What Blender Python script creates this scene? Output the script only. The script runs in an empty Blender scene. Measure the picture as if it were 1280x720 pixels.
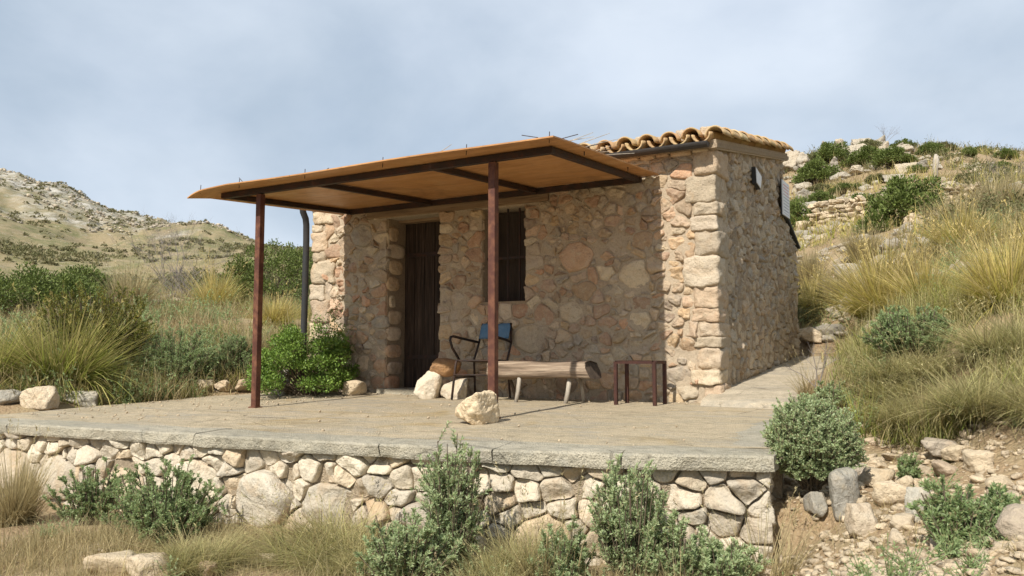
import bpy, math, random
import numpy as np
from mathutils import Vector

SC = bpy.context.scene
COL = SC.collection
R = math.radians

# ------------------------------------------------------------------ camera
cam_d = bpy.data.cameras.new('camera')
cam = bpy.data.objects.new('camera', cam_d)
COL.objects.link(cam)
CAM = (2.3026, -8.0663, 0.4782)
cam.location = CAM
cam.rotation_euler = (R(90 + 4.647), 0, R(30.08))
cam_d.sensor_width = 36
cam_d.lens = 28.81
cam_d.clip_start = 0.05
cam_d.clip_end = 3000
SC.camera = cam

# ------------------------------------------------------------------ sky, sun, exposure
SUN_EL = R(43)
sun_d = bpy.data.lights.new('sun', 'SUN')
sun_d.energy = 4.6
sun_d.angle = R(0.8)
sun_d.color = (1.0, 0.945, 0.86)
sun = bpy.data.objects.new('sun', sun_d)
COL.objects.link(sun)
tv = Vector((0.022, 1.0, -math.tan(SUN_EL))).normalized()
sun.rotation_euler = tv.to_track_quat('-Z', 'Y').to_euler()
sun.location = (-2, -20, 20)

w = bpy.data.worlds.new('World')
SC.world = w
w.use_nodes = True
nt = w.node_tree
nt.nodes.clear()
def wn(t, **k):
    n = nt.nodes.new(t)
    for a, b in k.items():
        setattr(n, a, b)
    return n
sky = wn('ShaderNodeTexSky', sky_type='NISHITA')
sky.sun_disc = False
sky.sun_elevation = SUN_EL
sky.sun_rotation = R(180 + 3)
sky.air_density = 1.0
sky.dust_density = 1.0
sky.ozone_density = 1.0
tc = wn('ShaderNodeTexCoord')
mp = wn('ShaderNodeMapping')
mp.inputs['Scale'].default_value = (1.0, 1.0, 1.7)
mp.inputs['Location'].default_value = (0.3, 0.7, 0.1)
nt.links.new(tc.outputs['Generated'], mp.inputs['Vector'])
n1 = wn('ShaderNodeTexNoise')
n1.inputs['Scale'].default_value = 2.1
n1.inputs['Detail'].default_value = 7
n1.inputs['Roughness'].default_value = 0.52
n1.inputs['Distortion'].default_value = 0.25
nt.links.new(mp.outputs['Vector'], n1.inputs['Vector'])
n2 = wn('ShaderNodeTexNoise')
n2.inputs['Scale'].default_value = 4.6
n2.inputs['Detail'].default_value = 6
n2.inputs['Roughness'].default_value = 0.5
nt.links.new(mp.outputs['Vector'], n2.inputs['Vector'])
crp = wn('ShaderNodeValToRGB')           # cloud tone: grey-blue undersides to pale veil
e = crp.color_ramp.elements
e[0].position = 0.33; e[0].color = (0.335, 0.415, 0.51, 1)
e[1].position = 0.68; e[1].color = (0.61, 0.675, 0.76, 1)
nt.links.new(n1.outputs['Fac'], crp.inputs['Fac'])
scl = wn('ShaderNodeVectorMath', operation='SCALE')
scl.inputs['Scale'].default_value = 10.0
nt.links.new(crp.outputs['Color'], scl.inputs[0])
cov = wn('ShaderNodeMapRange')
cov.inputs['From Min'].default_value = 0.30
cov.inputs['From Max'].default_value = 0.62
cov.inputs['To Min'].default_value = 0.80
cov.inputs['To Max'].default_value = 0.97
nt.links.new(n2.outputs['Fac'], cov.inputs['Value'])
mx = wn('ShaderNodeMix', data_type='RGBA')
nt.links.new(cov.outputs['Result'], mx.inputs[0])
nt.links.new(sky.outputs['Color'], mx.inputs[6])
nt.links.new(scl.outputs['Vector'], mx.inputs[7])
bg = wn('ShaderNodeBackground')
bg.inputs['Strength'].default_value = 0.1
nt.links.new(mx.outputs[2], bg.inputs['Color'])
wo = wn('ShaderNodeOutputWorld')
nt.links.new(bg.outputs['Background'], wo.inputs['Surface'])

SC.view_settings.view_transform = 'Standard'
SC.view_settings.look = 'None'
SC.view_settings.exposure = 0.38
SC.view_settings.gamma = 1.0
SC.render.resolution_x = 1024
SC.render.resolution_y = 576

# === TERRAIN ===
# smooth noise helpers --------------------------------------------------------
def _hash(ix, iy, iz, seed):
    h = (ix.astype(np.int64) * 374761393 + iy.astype(np.int64) * 668265263
         + iz.astype(np.int64) * 2147483647 + seed * 1274126177) & 0xFFFFFFFF
    h = ((h ^ (h >> 13)) * 1274126177) & 0xFFFFFFFF
    h = ((h ^ (h >> 16)) * 2246822519) & 0xFFFFFFFF
    return ((h ^ (h >> 15)) & 0xFFFFFF) / float(0xFFFFFF)
def vnoise(p, seed=0):
    p = np.asarray(p, float)
    f = np.floor(p)
    t = p - f
    t = t * t * (3 - 2 * t)
    i = f.astype(np.int64)
    out = 0
    for dx in (0, 1):
        for dy in (0, 1):
            for dz in (0, 1):
                wgt = (t[:, 0] if dx else 1 - t[:, 0]) * (t[:, 1] if dy else 1 - t[:, 1]) * (t[:, 2] if dz else 1 - t[:, 2])
                out = out + wgt * _hash(i[:, 0] + dx, i[:, 1] + dy, i[:, 2] + dz, seed)
    return out * 2 - 1
def fbm(p, seed=0, octv=3):
    p = np.asarray(p, float)
    a, s, o = 1.0, 1.0, 0
    for k in range(octv):
        o = o + a * vnoise(p * s + 17.3 * k, seed + k)
        a *= 0.5
        s *= 2.03
    return o
EDGE = [(-14.0, -4.75), (-9.0, -4.34), (-5.262, -4.014), (-3.647, -3.893), (-2.888, -3.83), (-1.735, -3.754),
        (-1.211, -3.70), (-0.404, -3.589), (0.392, -3.45), (1.20, -3.23)]
EX = np.array([p[0] for p in EDGE]); EY = np.array([p[1] for p in EDGE])
FS = 0.03                                    # the terrace falls gently away from the hut
CTL = [(1.76, -1.59, -0.13), (2.45, -2.77, -0.11), (2.39, -4.47, -0.24), (1.95, -4.08, -0.41), (1.33, -2.86, -0.37), (1.73, -1.09, 0.13), (1.69, -0.49, 0.43), (1.63, 0.51, 0.8), (2.48, -2.07, 0.2), (2.55, -0.57, 0.75), (0.9, 3.56, 0.55), (0.06, 5.0, 1.05), (1.38, 3.9, 1.57), (1.17, 6.89, 2.38), (2.77, 4.43, 1.96), (-1.18, 10.61, 2.99), (0.53, 15.87, 4.59), (3.17, 13.92, 4.2), (-3.52, 23.4, 6.52), (-2.4, 36.69, 11.11), (-4.04, 37.49, 11.13), (-6.8, 39.06, 10.9), (0.83, 36.91, 10.5), (4.02, 33.9, 9.11), (-1.49, 27.73, 7.89), (3.5, 21.91, 5.94),
       (-7.0, -2.2, 0.06), (-6.61, -0.8, 0.08), (-9.55, -0.61, 0.76), (-8.56, 0.76, 0.77), (-7.03, 0.99, 0.6), (-11.84, -0.57, 1.05), (-14.79, 5.79, 1.95), (-19.73, 5.73, 2.23), (-17.82, 11.41, 2.67), (-41.93, 15.26, 3.9), (-39.03, 20.07, 4.3), (-31.42, 21.73, 4.2), (-112.97, 52.04, 26.4), (-107.48, 57.76, 23.9), (-98.13, 61.2, 19.6), (-86.42, 65.1, 16.9), (-70.86, 60.1, 12.21), (-64.27, 66.55, 12.11), (-81.85, 36.02, 14.16), (-75.01, 41.8, 11.99), (-121.04, 32.99, 26.84), (-45.03, 8.05, 4.1), (-9.04, -4.16, 0.2), (12.14, 32.77, 8.1), (3.89, -1.25, 0.69), (3.4, -3.19, 0.07), (5.52, 5.56, 1.91),
       (-6.2, -3.5, -0.14), (-6.35, -2.4, -0.1), (-6.5, -1.0, -0.02), (-5.8, -0.3, 0.0), (-5.5, 2.0, 0.45), (-2.5, 4.6, 0.75), (-2.5, 9.0, 1.8), (-8, 14, 3.0),
       (0.75, -0.6, -0.06), (0.95, -1.6, -0.13), (1.1, -2.4, -0.3), (0.75, 0.5, 0.2), (0.8, 2.0, 0.36), (-2.5, -2.0, -0.2), (-4.0, -3.7, -0.2), (0.0, -3.0, -0.2),
       (2.3, -8.0, -0.85), (6, -8, -0.6), (-3, -10, -0.9), (5, -20, -2.5), (-20, -30, -3), (30, -20, -1), (40, 20, 6), (-60, -40, -2), (0, -120, -8),
       (-30, 60, 9), (-150, 120, 14), (0, 90, 9), (-10, 60, 9.5), (60, 90, 10), (-230, 60, 22), (-210, 120, 12), (150, -50, 4), (-200, -150, -4), (0, 400, 6), (-400, 300, 6), (400, 0, 6), (0, -400, -8), (-400, -100, 4), (300, 300, 8)]
_CT = np.array(CTL, float)
def _warp(xy):
    d = xy - np.array([2.3026, -8.0663])
    r = np.sqrt((d ** 2).sum(1)) + 1e-9
    return d / r[:, None] * np.log1p(r / 2.5)[:, None]
_WC = _warp(_CT[:, :2])
_K = np.sqrt(((_WC[:, None] - _WC[None]) ** 2).sum(2) + 0.0012)
_n = len(_CT)
_A = np.zeros((_n + 3, _n + 3))
_A[:_n, :_n] = _K + np.eye(_n) * 0.0
_A[:_n, _n:] = np.c_[np.ones(_n), _WC]
_A[_n:, :_n] = _A[:_n, _n:].T
_W = np.linalg.solve(_A, np.r_[_CT[:, 2], 0, 0, 0])
def high_field(xy):
    o = np.empty(len(xy))
    for a in range(0, len(xy), 20000):
        q = _warp(xy[a:a + 20000])
        k = np.sqrt(((q[:, None] - _WC[None]) ** 2).sum(2) + 0.0012)
        o[a:a + 20000] = k @ _W[:_n] + _W[_n] + q @ _W[_n + 1:]
    return o
def sst(a, b, x):
    t = np.clip((x - a) / (b - a), 0, 1)
    return t * t * (3 - 2 * t)
def ground_z(xy):
    """height of the terrain at an (n,2) array of points"""
    xy = np.asarray(xy, float).reshape(-1, 2)
    x, y = xy[:, 0], xy[:, 1]
    p3 = np.c_[xy, np.zeros(len(xy))]
    dist = np.hypot(x - 2.3026, y + 8.0663)
    hi = high_field(xy)
    hi = hi + 0.05 * fbm(p3 * 1.3, 3, 3) * sst(4, 9, dist) + 0.018 * fbm(p3 * 5.0, 5, 2)
    hi = hi + sst(14, 40, dist) * np.where(x > -12, 0.45, 0.22) * fbm(p3 * 0.21, 8, 4) + sst(60, 110, dist) * (1.4 * fbm(p3 * 0.07, 9, 4) + 0.5 * np.abs(fbm(p3 * 0.4, 19, 4)))
    ey = np.interp(x, EX, EY)
    lo = -0.74 + 0.05 * np.clip((y + 3.8), -6, 0) + 0.03 * fbm(p3 * 1.7, 11, 3)
    wl = 1 - sst(-0.02, 0.10, y - (ey + 0.12))           # 1 in front of the retaining wall
    wr = sst(1.15, 2.1, x + 0.35 * (y + 3.6))                            # the wall ends at the right
    low_amt = wl * (1 - wr) * (1 - sst(1.3, 2.0, x))
    front = np.clip((ey - y) / 1.0, 0, 1)
    low_amt = np.maximum(low_amt, sst(-4.3, -7.0, y) * (1 - sst(2.2, 4.5, x)))
    z = hi * (1 - low_amt) + lo * low_amt
    # keep the soil under the terrace, the hut and the ramp
    cap = np.full(len(xy), 1e9)
    xr = np.interp(y, [-3.3, -0.4], [1.16, 0.78])
    ins = (y > ey + 0.05) & (y < 0.1) & (x < xr) & (x > -5.55)
    cap = np.where(ins, FS * y - 0.10, cap)
    ins2 = (y >= -0.1) & (y < 4.1) & (x < 0.05) & (x > -5.5)
    cap = np.where(ins2, -0.15, cap)
    ins3 = (y >= -0.3) & (y < 4.0) & (x >= -0.05) & (x < 0.74)
    cap = np.where(ins3, np.interp(y, [-0.3, 0.1, 3.9], [-0.02, 0.12, 0.45]) - 0.06, cap)
    return np.minimum(z, cap)
def gz(x, y):
    return float(ground_z([[x, y]])[0])
# === END TERRAIN ===

# ------------------------------------------------------------------ object helpers
WORLD = {}
def _loc(o):
    return WORLD.get(o.name, Vector((0, 0, 0)))
def link(o, parent, world):
    COL.objects.link(o)
    world = Vector(world)
    if parent is not None:
        o.parent = parent
        o.location = world - _loc(parent)
    else:
        o.location = world
    WORLD[o.name] = world
    return o
def tag(o, label=None, cat=None, group=None, kind=None):
    if label: o['label'] = label
    if cat: o['category'] = cat
    if group: o['group'] = group
    if kind: o['kind'] = kind
    return o
def thing(name, loc, label, cat, group=None):
    o = bpy.data.objects.new(name, None)
    o.empty_display_size = 0.1
    link(o, None, loc)
    return tag(o, label, cat, group)
def raw_mesh(name, V, F, mat, smooth=True, attr=None):
    """V (n,3) array, F (m,3) int array or list of tuples"""
    me = bpy.data.meshes.new(name)
    if isinstance(F, np.ndarray) and F.shape[1] == 3:
        V = np.ascontiguousarray(V, np.float32); F = np.ascontiguousarray(F, np.int32)
        me.vertices.add(len(V)); me.vertices.foreach_set('co', V.ravel())
        me.loops.add(F.size); me.loops.foreach_set('vertex_index', F.ravel())
        me.polygons.add(len(F)); me.polygons.foreach_set('loop_start', np.arange(0, F.size, 3, dtype=np.int32))
        me.update(calc_edges=True)
    else:
        me.from_pydata([tuple(map(float, v)) for v in V], [], [tuple(int(i) for i in f) for f in F])
        me.update()
    if smooth:
        me.polygons.foreach_set('use_smooth', np.ones(len(me.polygons), bool))
    if attr is not None:
        a = me.attributes.new('t', 'FLOAT', 'POINT')
        a.data.foreach_set('value', np.ascontiguousarray(attr, np.float32))
    if mat is not None:
        me.materials.append(mat)
    return me
def obj(name, V, F, mat, parent=None, origin=None, smooth=True, attr=None):
    """world-space verts -> one mesh object with its origin at `origin` (default: centre of the base)"""
    V = np.asarray(V, float)
    if origin is None:
        mn, mxx = V.min(0), V.max(0)
        origin = ((mn[0] + mxx[0]) / 2, (mn[1] + mxx[1]) / 2, mn[2])
    me = raw_mesh(name, V - np.asarray(origin), F, mat, smooth, attr)
    o = bpy.data.objects.new(name, me)
    return link(o, parent, origin)
class MB:
    """collects simple shapes into one mesh"""
    def __init__(s):
        s.V = []; s.F = []
    def add(s, V, F):
        b = len(s.V)
        s.V += [tuple(v) for v in V]
        s.F += [tuple(i + b for i in f) for f in F]
        return s
    def box(s, c, d, bev=0.0):
        x, y, z = c; a, b, h = d[0] / 2, d[1] / 2, d[2] / 2
        if bev <= 0:
            V = [(x + i * a, y + j * b, z + k * h) for k in (-1, 1) for j in (-1, 1) for i in (-1, 1)]
            return s.add(V, [(0, 2, 3, 1), (4, 5, 7, 6), (0, 1, 5, 4), (2, 6, 7, 3), (0, 4, 6, 2), (1, 3, 7, 5)])
        e = bev
        pr = [(-a + e, -b), (a - e, -b), (a, -b + e), (a, b - e), (a - e, b), (-a + e, b), (-a, b - e), (-a, -b + e)]
        pi = [(px * (a - e) / a, py * (b - e) / b) for px, py in pr]
        V = [(x + p[0], y + p[1], z - h) for p in pi] + [(x + p[0], y + p[1], z - h + e) for p in pr] + \
            [(x + p[0], y + p[1], z + h - e) for p in pr] + [(x + p[0], y + p[1], z + h) for p in pi]
        F = [tuple(range(7, -1, -1)), tuple(range(24, 32))]
        for r in range(3):
            for k in range(8):
                F.append((r * 8 + k, r * 8 + (k + 1) % 8, r * 8 + 8 + (k + 1) % 8, r * 8 + 8 + k))
        return s.add(V, F)
    def tube(s, pts, rad, n=8, caps=True):
        P = [Vector(p) for p in pts]
        rad = rad if hasattr(rad, '__len__') else [rad] * len(P)
        V = []; F = []
        t0 = (P[1] - P[0]).normalized()
        up = Vector((0, 0, 1)) if abs(t0.z) < 0.9 else Vector((0, 1, 0))
        a = t0.cross(up).normalized()
        for i, p in enumerate(P):
            t = ((P[min(i + 1, len(P) - 1)] - P[max(i - 1, 0)])).normalized()
            a = (a - t * a.dot(t)).normalized()
            b = t.cross(a)
            for k in range(n):
                q = 2 * math.pi * k / n + math.pi / 4
                V.append(tuple(p + (a * math.cos(q) + b * math.sin(q)) * rad[i]))
        for i in range(len(P) - 1):
            for k in range(n):
                F.append((i * n + k, i * n + (k + 1) % n, (i + 1) * n + (k + 1) % n, (i + 1) * n + k))
        if caps:
            F.append(tuple(range(n - 1, -1, -1)))
            F.append(tuple((len(P) - 1) * n + k for k in range(n)))
        return s.add(V, F)
    def beam(s, p, q, wd, ht):
        """rectangular bar from p to q, width horizontal, height vertical-ish"""
        p, q = Vector(p), Vector(q)
        t = (q - p).normalized()
        up = Vector((0, 0, 1)) if abs(t.z) < 0.95 else Vector((0, 1, 0))
        a = t.cross(up).normalized(); b = a.cross(t).normalized()
        V = []
        for c in (p, q):
            for i, j in ((-1, -1), (1, -1), (1, 1), (-1, 1)):
                V.append(tuple(c + a * i * wd / 2 + b * j * ht / 2))
        return s.add(V, [(3, 2, 1, 0), (4, 5, 6, 7), (0, 1, 5, 4), (1, 2, 6, 5), (2, 3, 7, 6), (3, 0, 4, 7)])
    def build(s, name, mat, parent=None, origin=None, smooth=False):
        return obj(name, np.array(s.V), s.F, mat, parent, origin, smooth)
def bevel(o, wdt=0.004, seg=2):
    m = o.modifiers.new('bevel', 'BEVEL'); m.width = wdt; m.segments = seg; m.limit_method = 'ANGLE'
    return o
def copy_tree(o, loc, rz, scale, label=None, group=None):
    c = o.copy(); COL.objects.link(c)
    c.location = loc; c.rotation_euler = (0, 0, rz)
    c.scale = (scale, scale, scale) if not hasattr(scale, '__len__') else scale
    if label: c['label'] = label
    if group: c['group'] = group
    for ch in o.children:
        d = ch.copy(); COL.objects.link(d); d.parent = c
    return c

# ------------------------------------------------------------------ materials
class NT:
    def __init__(s, name):
        s.m = bpy.data.materials.new(name); s.m.use_nodes = True
        s.t = s.m.node_tree; s.t.nodes.clear()
        s.out = s.n('ShaderNodeOutputMaterial')
        s.g = s.n('ShaderNodeNewGeometry')
    def n(s, typ, **k):
        nd = s.t.nodes.new(typ)
        for a, b in k.items(): setattr(nd, a, b)
        return nd
    def put(s, sock, v):
        if v is None: return
        if hasattr(v, 'is_linked') or hasattr(v, 'links'): s.t.links.new(v, sock)
        elif hasattr(v, '__len__') and len(v) == 3 and sock.type == 'RGBA': sock.default_value = (*v, 1)
        else: sock.default_value = v
    def pos(s, sc=(1, 1, 1)):
        m = s.n('ShaderNodeVectorMath', operation='MULTIPLY'); s.put(m.inputs[0], s.g.outputs['Position']); m.inputs[1].default_value = sc
        return m.outputs[0]
    def noise(s, scale, detail=4, rough=0.55, vec=None, dist=0.0):
        n = s.n('ShaderNodeTexNoise'); s.put(n.inputs['Vector'], vec or s.g.outputs['Position'])
        n.inputs['Scale'].default_value = scale; n.inputs['Detail'].default_value = detail
        n.inputs['Roughness'].default_value = rough; n.inputs['Distortion'].default_value = dist
        return n.outputs['Fac']
    def voro(s, scale, vec=None, feat='F1'):
        n = s.n('ShaderNodeTexVoronoi', feature=feat); s.put(n.inputs['Vector'], vec or s.g.outputs['Position'])
        n.inputs['Scale'].default_value = scale
        return n.outputs['Distance']
    def ramp(s, fac, stops, interp='LINEAR'):
        n = s.n('ShaderNodeValToRGB'); n.color_ramp.interpolation = interp
        el = n.color_ramp.elements
        while len(el) < len(stops): el.new(0.5)
        for e_, (p, c) in zip(el, stops):
            e_.position = p; e_.color = (*c, 1) if hasattr(c, '__len__') else (c, c, c, 1)
        s.put(n.inputs['Fac'], fac)
        return n.outputs['Color']
    def mix(s, fac, a, b, mode='MIX'):
        n = s.n('ShaderNodeMix', data_type='RGBA', blend_type=mode); n.clamp_factor = True
        s.put(n.inputs[0], fac); s.put(n.inputs[6], a); s.put(n.inputs[7], b)
        return n.outputs[2]
    def math(s, op, a, b=None, c=None):
        n = s.n('ShaderNodeMath', operation=op)
        for i, v in enumerate((a, b, c)): s.put(n.inputs[i], v)
        return n.outputs[0]
    def mr(s, v, a, b, c=0.0, d=1.0):
        n = s.n('ShaderNodeMapRange'); s.put(n.inputs['Value'], v)
        for k, q in zip(('From Min', 'From Max', 'To Min', 'To Max'), (a, b, c, d)): n.inputs[k].default_value = q
        return n.outputs['Result']
    def rnd(s):
        oi = s.n('ShaderNodeObjectInfo')
        wn_ = s.n('ShaderNodeTexWhiteNoise', noise_dimensions='2D')
        cb = s.n('ShaderNodeCombineXYZ'); s.put(cb.inputs[0], oi.outputs['Random']); s.put(cb.inputs[1], s.g.outputs['Random Per Island'])
        s.put(wn_.inputs['Vector'], cb.outputs[0])
        return wn_.outputs['Value']
    def attr(s, name='t'):
        a = s.n('ShaderNodeAttribute', attribute_name=name)
        return a.outputs['Fac']
    def bump(s, h, strength=0.5, dist=0.02, normal=None):
        b = s.n('ShaderNodeBump'); s.put(b.inputs['Height'], h); b.inputs['Strength'].default_value = strength; b.inputs['Distance'].default_value = dist
        s.put(b.inputs['Normal'], normal)
        return b.outputs['Normal']
    def bsdf(s, col, rough=0.9, normal=None, spec=0.2, metal=0.0, transl=0.0):
        p = s.n('ShaderNodeBsdfPrincipled')
        s.put(p.inputs['Base Color'], col); s.put(p.inputs['Roughness'], rough); s.put(p.inputs['Normal'], normal)
        p.inputs['Specular IOR Level'].default_value = spec; p.inputs['Metallic'].default_value = metal
        res = p.outputs[0]
        if transl > 0:
            tr = s.n('ShaderNodeBsdfTranslucent'); s.put(tr.inputs['Color'], col); s.put(tr.inputs['Normal'], normal)
            ms = s.n('ShaderNodeMixShader'); ms.inputs[0].default_value = transl
            s.t.links.new(res, ms.inputs[1]); s.t.links.new(tr.outputs[0], ms.inputs[2]); res = ms.outputs[0]
        s.t.links.new(res, s.out.inputs['Surface'])
        return s.m

def stone_mat(name, tones, dirt=(0.16, 0.13, 0.09), pale=(0.56, 0.47, 0.33), dirt_amt=0.55, bump=0.6, bscale=1.0, ochre=0.35):
    s = NT(name)
    r = s.rnd()
    k = len(tones)
    base = s.ramp(r, [((i + 0.5) / k, c) for i, c in enumerate(tones)])
    r2 = s.math('FRACT', s.math('MULTIPLY', r, 13.7))
    base = s.mix(1.0, base, s.ramp(r2, [(0.0, (0.80, 0.79, 0.78)), (0.5, (1.0, 0.99, 0.97)), (1.0, (1.2, 1.18, 1.14))]), 'MULTIPLY')
    a = s.noise(4.5 / bscale, 5, 0.6, dist=0.6); b = s.noise(17 / bscale, 8, 0.65); c = s.noise(70 / bscale, 6, 0.7)
    col = s.mix(s.mr(a, 0.48, 0.72), base, (0.47, 0.27, 0.10), 'MIX') if ochre <= 0 else s.mix(s.mr(a, 0.52, 0.74, 0, ochre), base, (0.46, 0.25, 0.085))
    col = s.mix(s.mr(b, 0.5, 0.75, 0, 0.7), col, pale)
    col = s.mix(s.mr(b, 0.47, 0.25, 0, dirt_amt), col, dirt)
    col = s.mix(s.mr(c, 0.42, 0.28, 0, 0.55), col, dirt)
    col = s.mix(0.35, col, s.mix(s.mr(c, 0.3, 0.7), (0.6, 0.6, 0.6), (1.25, 1.25, 1.25)), 'MULTIPLY')
    cr = s.voro(9 / bscale, feat='DISTANCE_TO_EDGE')
    h = s.math('ADD', s.math('MULTIPLY', b, 1.3), s.math('ADD', s.math('MULTIPLY', c, 0.35), s.math('MULTIPLY', s.noise(8 / bscale, 3, 0.6), 0.9)))
    h = s.math('ADD', h, s.math('MULTIPLY', s.mr(cr, 0.0, 0.06, -0.3, 0.0), 0.2))
    return s.bsdf(col, 0.92, s.bump(h, bump, 0.03 * bscale), 0.15)

WARM = [(0.46, 0.355, 0.25), (0.53, 0.40, 0.25), (0.47, 0.315, 0.21), (0.41, 0.36, 0.29), (0.58, 0.48, 0.34), (0.48, 0.37, 0.27), (0.50, 0.30, 0.19), (0.36, 0.31, 0.25), (0.54, 0.44, 0.33)]
PALE = [(0.54, 0.45, 0.33), (0.60, 0.51, 0.39), (0.54, 0.40, 0.28), (0.56, 0.46, 0.33), (0.50, 0.43, 0.34), (0.57, 0.44, 0.31)]
GREY = [(0.61, 0.54, 0.43), (0.54, 0.48, 0.39), (0.66, 0.60, 0.49), (0.58, 0.45, 0.30), (0.58, 0.53, 0.43), (0.63, 0.55, 0.43)]
M = {}
M['wall_stone'] = stone_mat('wall_stone', WARM, bump=0.7, dirt_amt=0.4)
M['quoin'] = stone_mat('quoin_stone', PALE, bump=0.85, dirt_amt=0.35)
M['side_stone'] = stone_mat('side_wall_stone', [(0.48, 0.40, 0.30), (0.50, 0.39, 0.28), (0.43, 0.38, 0.31), (0.53, 0.45, 0.34)], bump=0.9, dirt_amt=0.6)
M['ret_stone'] = stone_mat('retaining_stone', GREY, bump=0.75, dirt_amt=0.45, ochre=0.45)
M['rock'] = stone_mat('limestone_rock', [(0.56, 0.46, 0.33), (0.51, 0.42, 0.30), (0.60, 0.49, 0.34)], bump=0.8, dirt_amt=0.5, ochre=0.3)
M['rock_grey'] = stone_mat('grey_limestone', [(0.38, 0.36, 0.31), (0.44, 0.41, 0.34)], bump=0.8, dirt_amt=0.6, ochre=0.12)
M['rock_brown'] = stone_mat('brown_rock', [(0.36, 0.21, 0.11), (0.34, 0.19, 0.10)], bump=0.7, dirt_amt=0.5, pale=(0.4, 0.25, 0.13))
M['far_rock'] = stone_mat('hill_rock', [(0.46, 0.41, 0.33), (0.40, 0.37, 0.31), (0.5, 0.43, 0.33)], bump=0.8, bscale=5, dirt_amt=0.5, ochre=0.2)
def mk_mortar(name, c0, c1, bs=0.5):
    s = NT(name)
    a = s.noise(6, 5, 0.6); b = s.noise(45, 7, 0.7); g = s.voro(120)
    col = s.mix(a, c0, c1)
    col = s.mix(s.mr(b, 0.55, 0.3, 0, 0.6), col, tuple(v * 0.5 for v in c0))
    h = s.math('ADD', b, s.math('MULTIPLY', g, 0.5))
    return s.bsdf(col, 0.95, s.bump(h, bs, 0.02), 0.1)
M['mortar'] = mk_mortar('lime_mortar', (0.41, 0.33, 0.235), (0.50, 0.41, 0.30))
M['side_mortar'] = mk_mortar('side_mortar', (0.36, 0.28, 0.2), (0.44, 0.35, 0.24), 0.9)
M['fill_soil'] = mk_mortar('wall_core_soil', (0.34, 0.27, 0.19), (0.46, 0.38, 0.27), 0.9)
M['plaster'] = mk_mortar('reveal_plaster', (0.30, 0.23, 0.16), (0.38, 0.29, 0.19), 0.5)
def mk_concrete(name, c0, c1, lichen, lamt, yellow=0.0):
    s = NT(name)
    a = s.noise(0.9, 5, 0.6, dist=0.8); b = s.noise(7, 6, 0.65); c = s.noise(90, 5, 0.7)
    st = s.noise(2.2, 4, 0.6, s.pos((0.45, 2.2, 1)))
    pb = s.voro(70)
    col = s.mix(s.mr(a, 0.35, 0.65), c0, c1)
    col = s.mix(s.mr(b, 0.5, 0.72, 0, lamt), col, lichen)
    col = s.mix(s.mr(st, 0.52, 0.7, 0, 0.55), col, tuple(v * 0.62 for v in c0))
    if yellow:
        yn = s.noise(1.1, 3, 0.5, dist=1.2)
        col = s.mix(s.mr(yn, 0.6, 0.72, 0, yellow), col, (0.42, 0.28, 0.09))
    col = s.mix(s.mr(c, 0.45, 0.3, 0, 0.55), col, tuple(v * 0.45 for v in c0))
    col = s.mix(s.mr(pb, 0.0, 0.35, 0.35, 0), col, (0.6, 0.54, 0.43))
    gr = s.noise(160, 3, 0.7); sp_ = s.noise(15, 8, 0.8, s.pos((0.6, 1.4, 1)))
    col = s.mix(s.mr(gr, 0.5, 0.34, 0, 0.7), col, tuple(v * 0.4 for v in c0))
    col = s.mix(s.mr(sp_, 0.52, 0.62, 0, 0.7), col, tuple(v * 0.5 for v in c0))
    col = s.mix(s.mr(sp_, 0.44, 0.36, 0, 0.6), col, tuple(min(0.8, v * 1.2) for v in c1))
    pt = s.noise(1.6, 7, 0.7, s.pos((0.5, 1.6, 1)), 1.0)
    col = s.mix(s.mr(pt, 0.52, 0.62, 0, 0.6), col, (0.40, 0.365, 0.30))
    vc = s.voro(1.15, None, 'DISTANCE_TO_EDGE'); wob = s.noise(6, 4, 0.6)
    ck = s.math('ADD', vc, s.math('MULTIPLY', s.math('SUBTRACT', wob, 0.5), 0.05))
    col = s.mix(s.math('MULTIPLY', s.mr(s.math('ABSOLUTE', ck), 0.007, 0.0, 0, 0.75), s.mr(a, 0.45, 0.55)), col, tuple(v * 0.25 for v in c0))
    h = s.math('ADD', s.math('MULTIPLY', b, 0.8), s.math('ADD', s.math('ADD', c, gr), s.math('MULTIPLY', pb, 0.8)))
    return s.bsdf(col, 0.93, s.bump(h, 0.8, 0.018), 0.15)
M['floor'] = mk_concrete('terrace_concrete', (0.55, 0.455, 0.305), (0.62, 0.51, 0.345), (0.36, 0.32, 0.25), 0.5, 0.55)
M['coping'] = mk_concrete('coping_concrete', (0.47, 0.425, 0.32), (0.59, 0.53, 0.405), (0.32, 0.31, 0.26), 0.75)
M['ramp'] = mk_concrete('ramp_concrete', (0.60, 0.51, 0.37), (0.66, 0.56, 0.41), (0.38, 0.33, 0.25), 0.5)
def mk_wood(name, c0, c1, c2, axis, rough=0.8, sc=1.0, bs=0.5, spec=0.2):
    s = NT(name)
    st = [22 * sc, 22 * sc, 22 * sc]; st[axis] = 1.3 * sc
    v = s.pos(tuple(st))
    a = s.noise(1, 6, 0.6, v, 0.4); b = s.noise(2.7, 5, 0.7, v)
    col = s.ramp(a, [(0.3, c0), (0.5, c1), (0.72, c2)])
    col = s.mix(s.mr(b, 0.5, 0.3, 0, 0.6), col, tuple(x * 0.5 for x in c0))
    return s.bsdf(col, rough, s.bump(s.math('ADD', a, b), bs, 0.01), spec)
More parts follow.
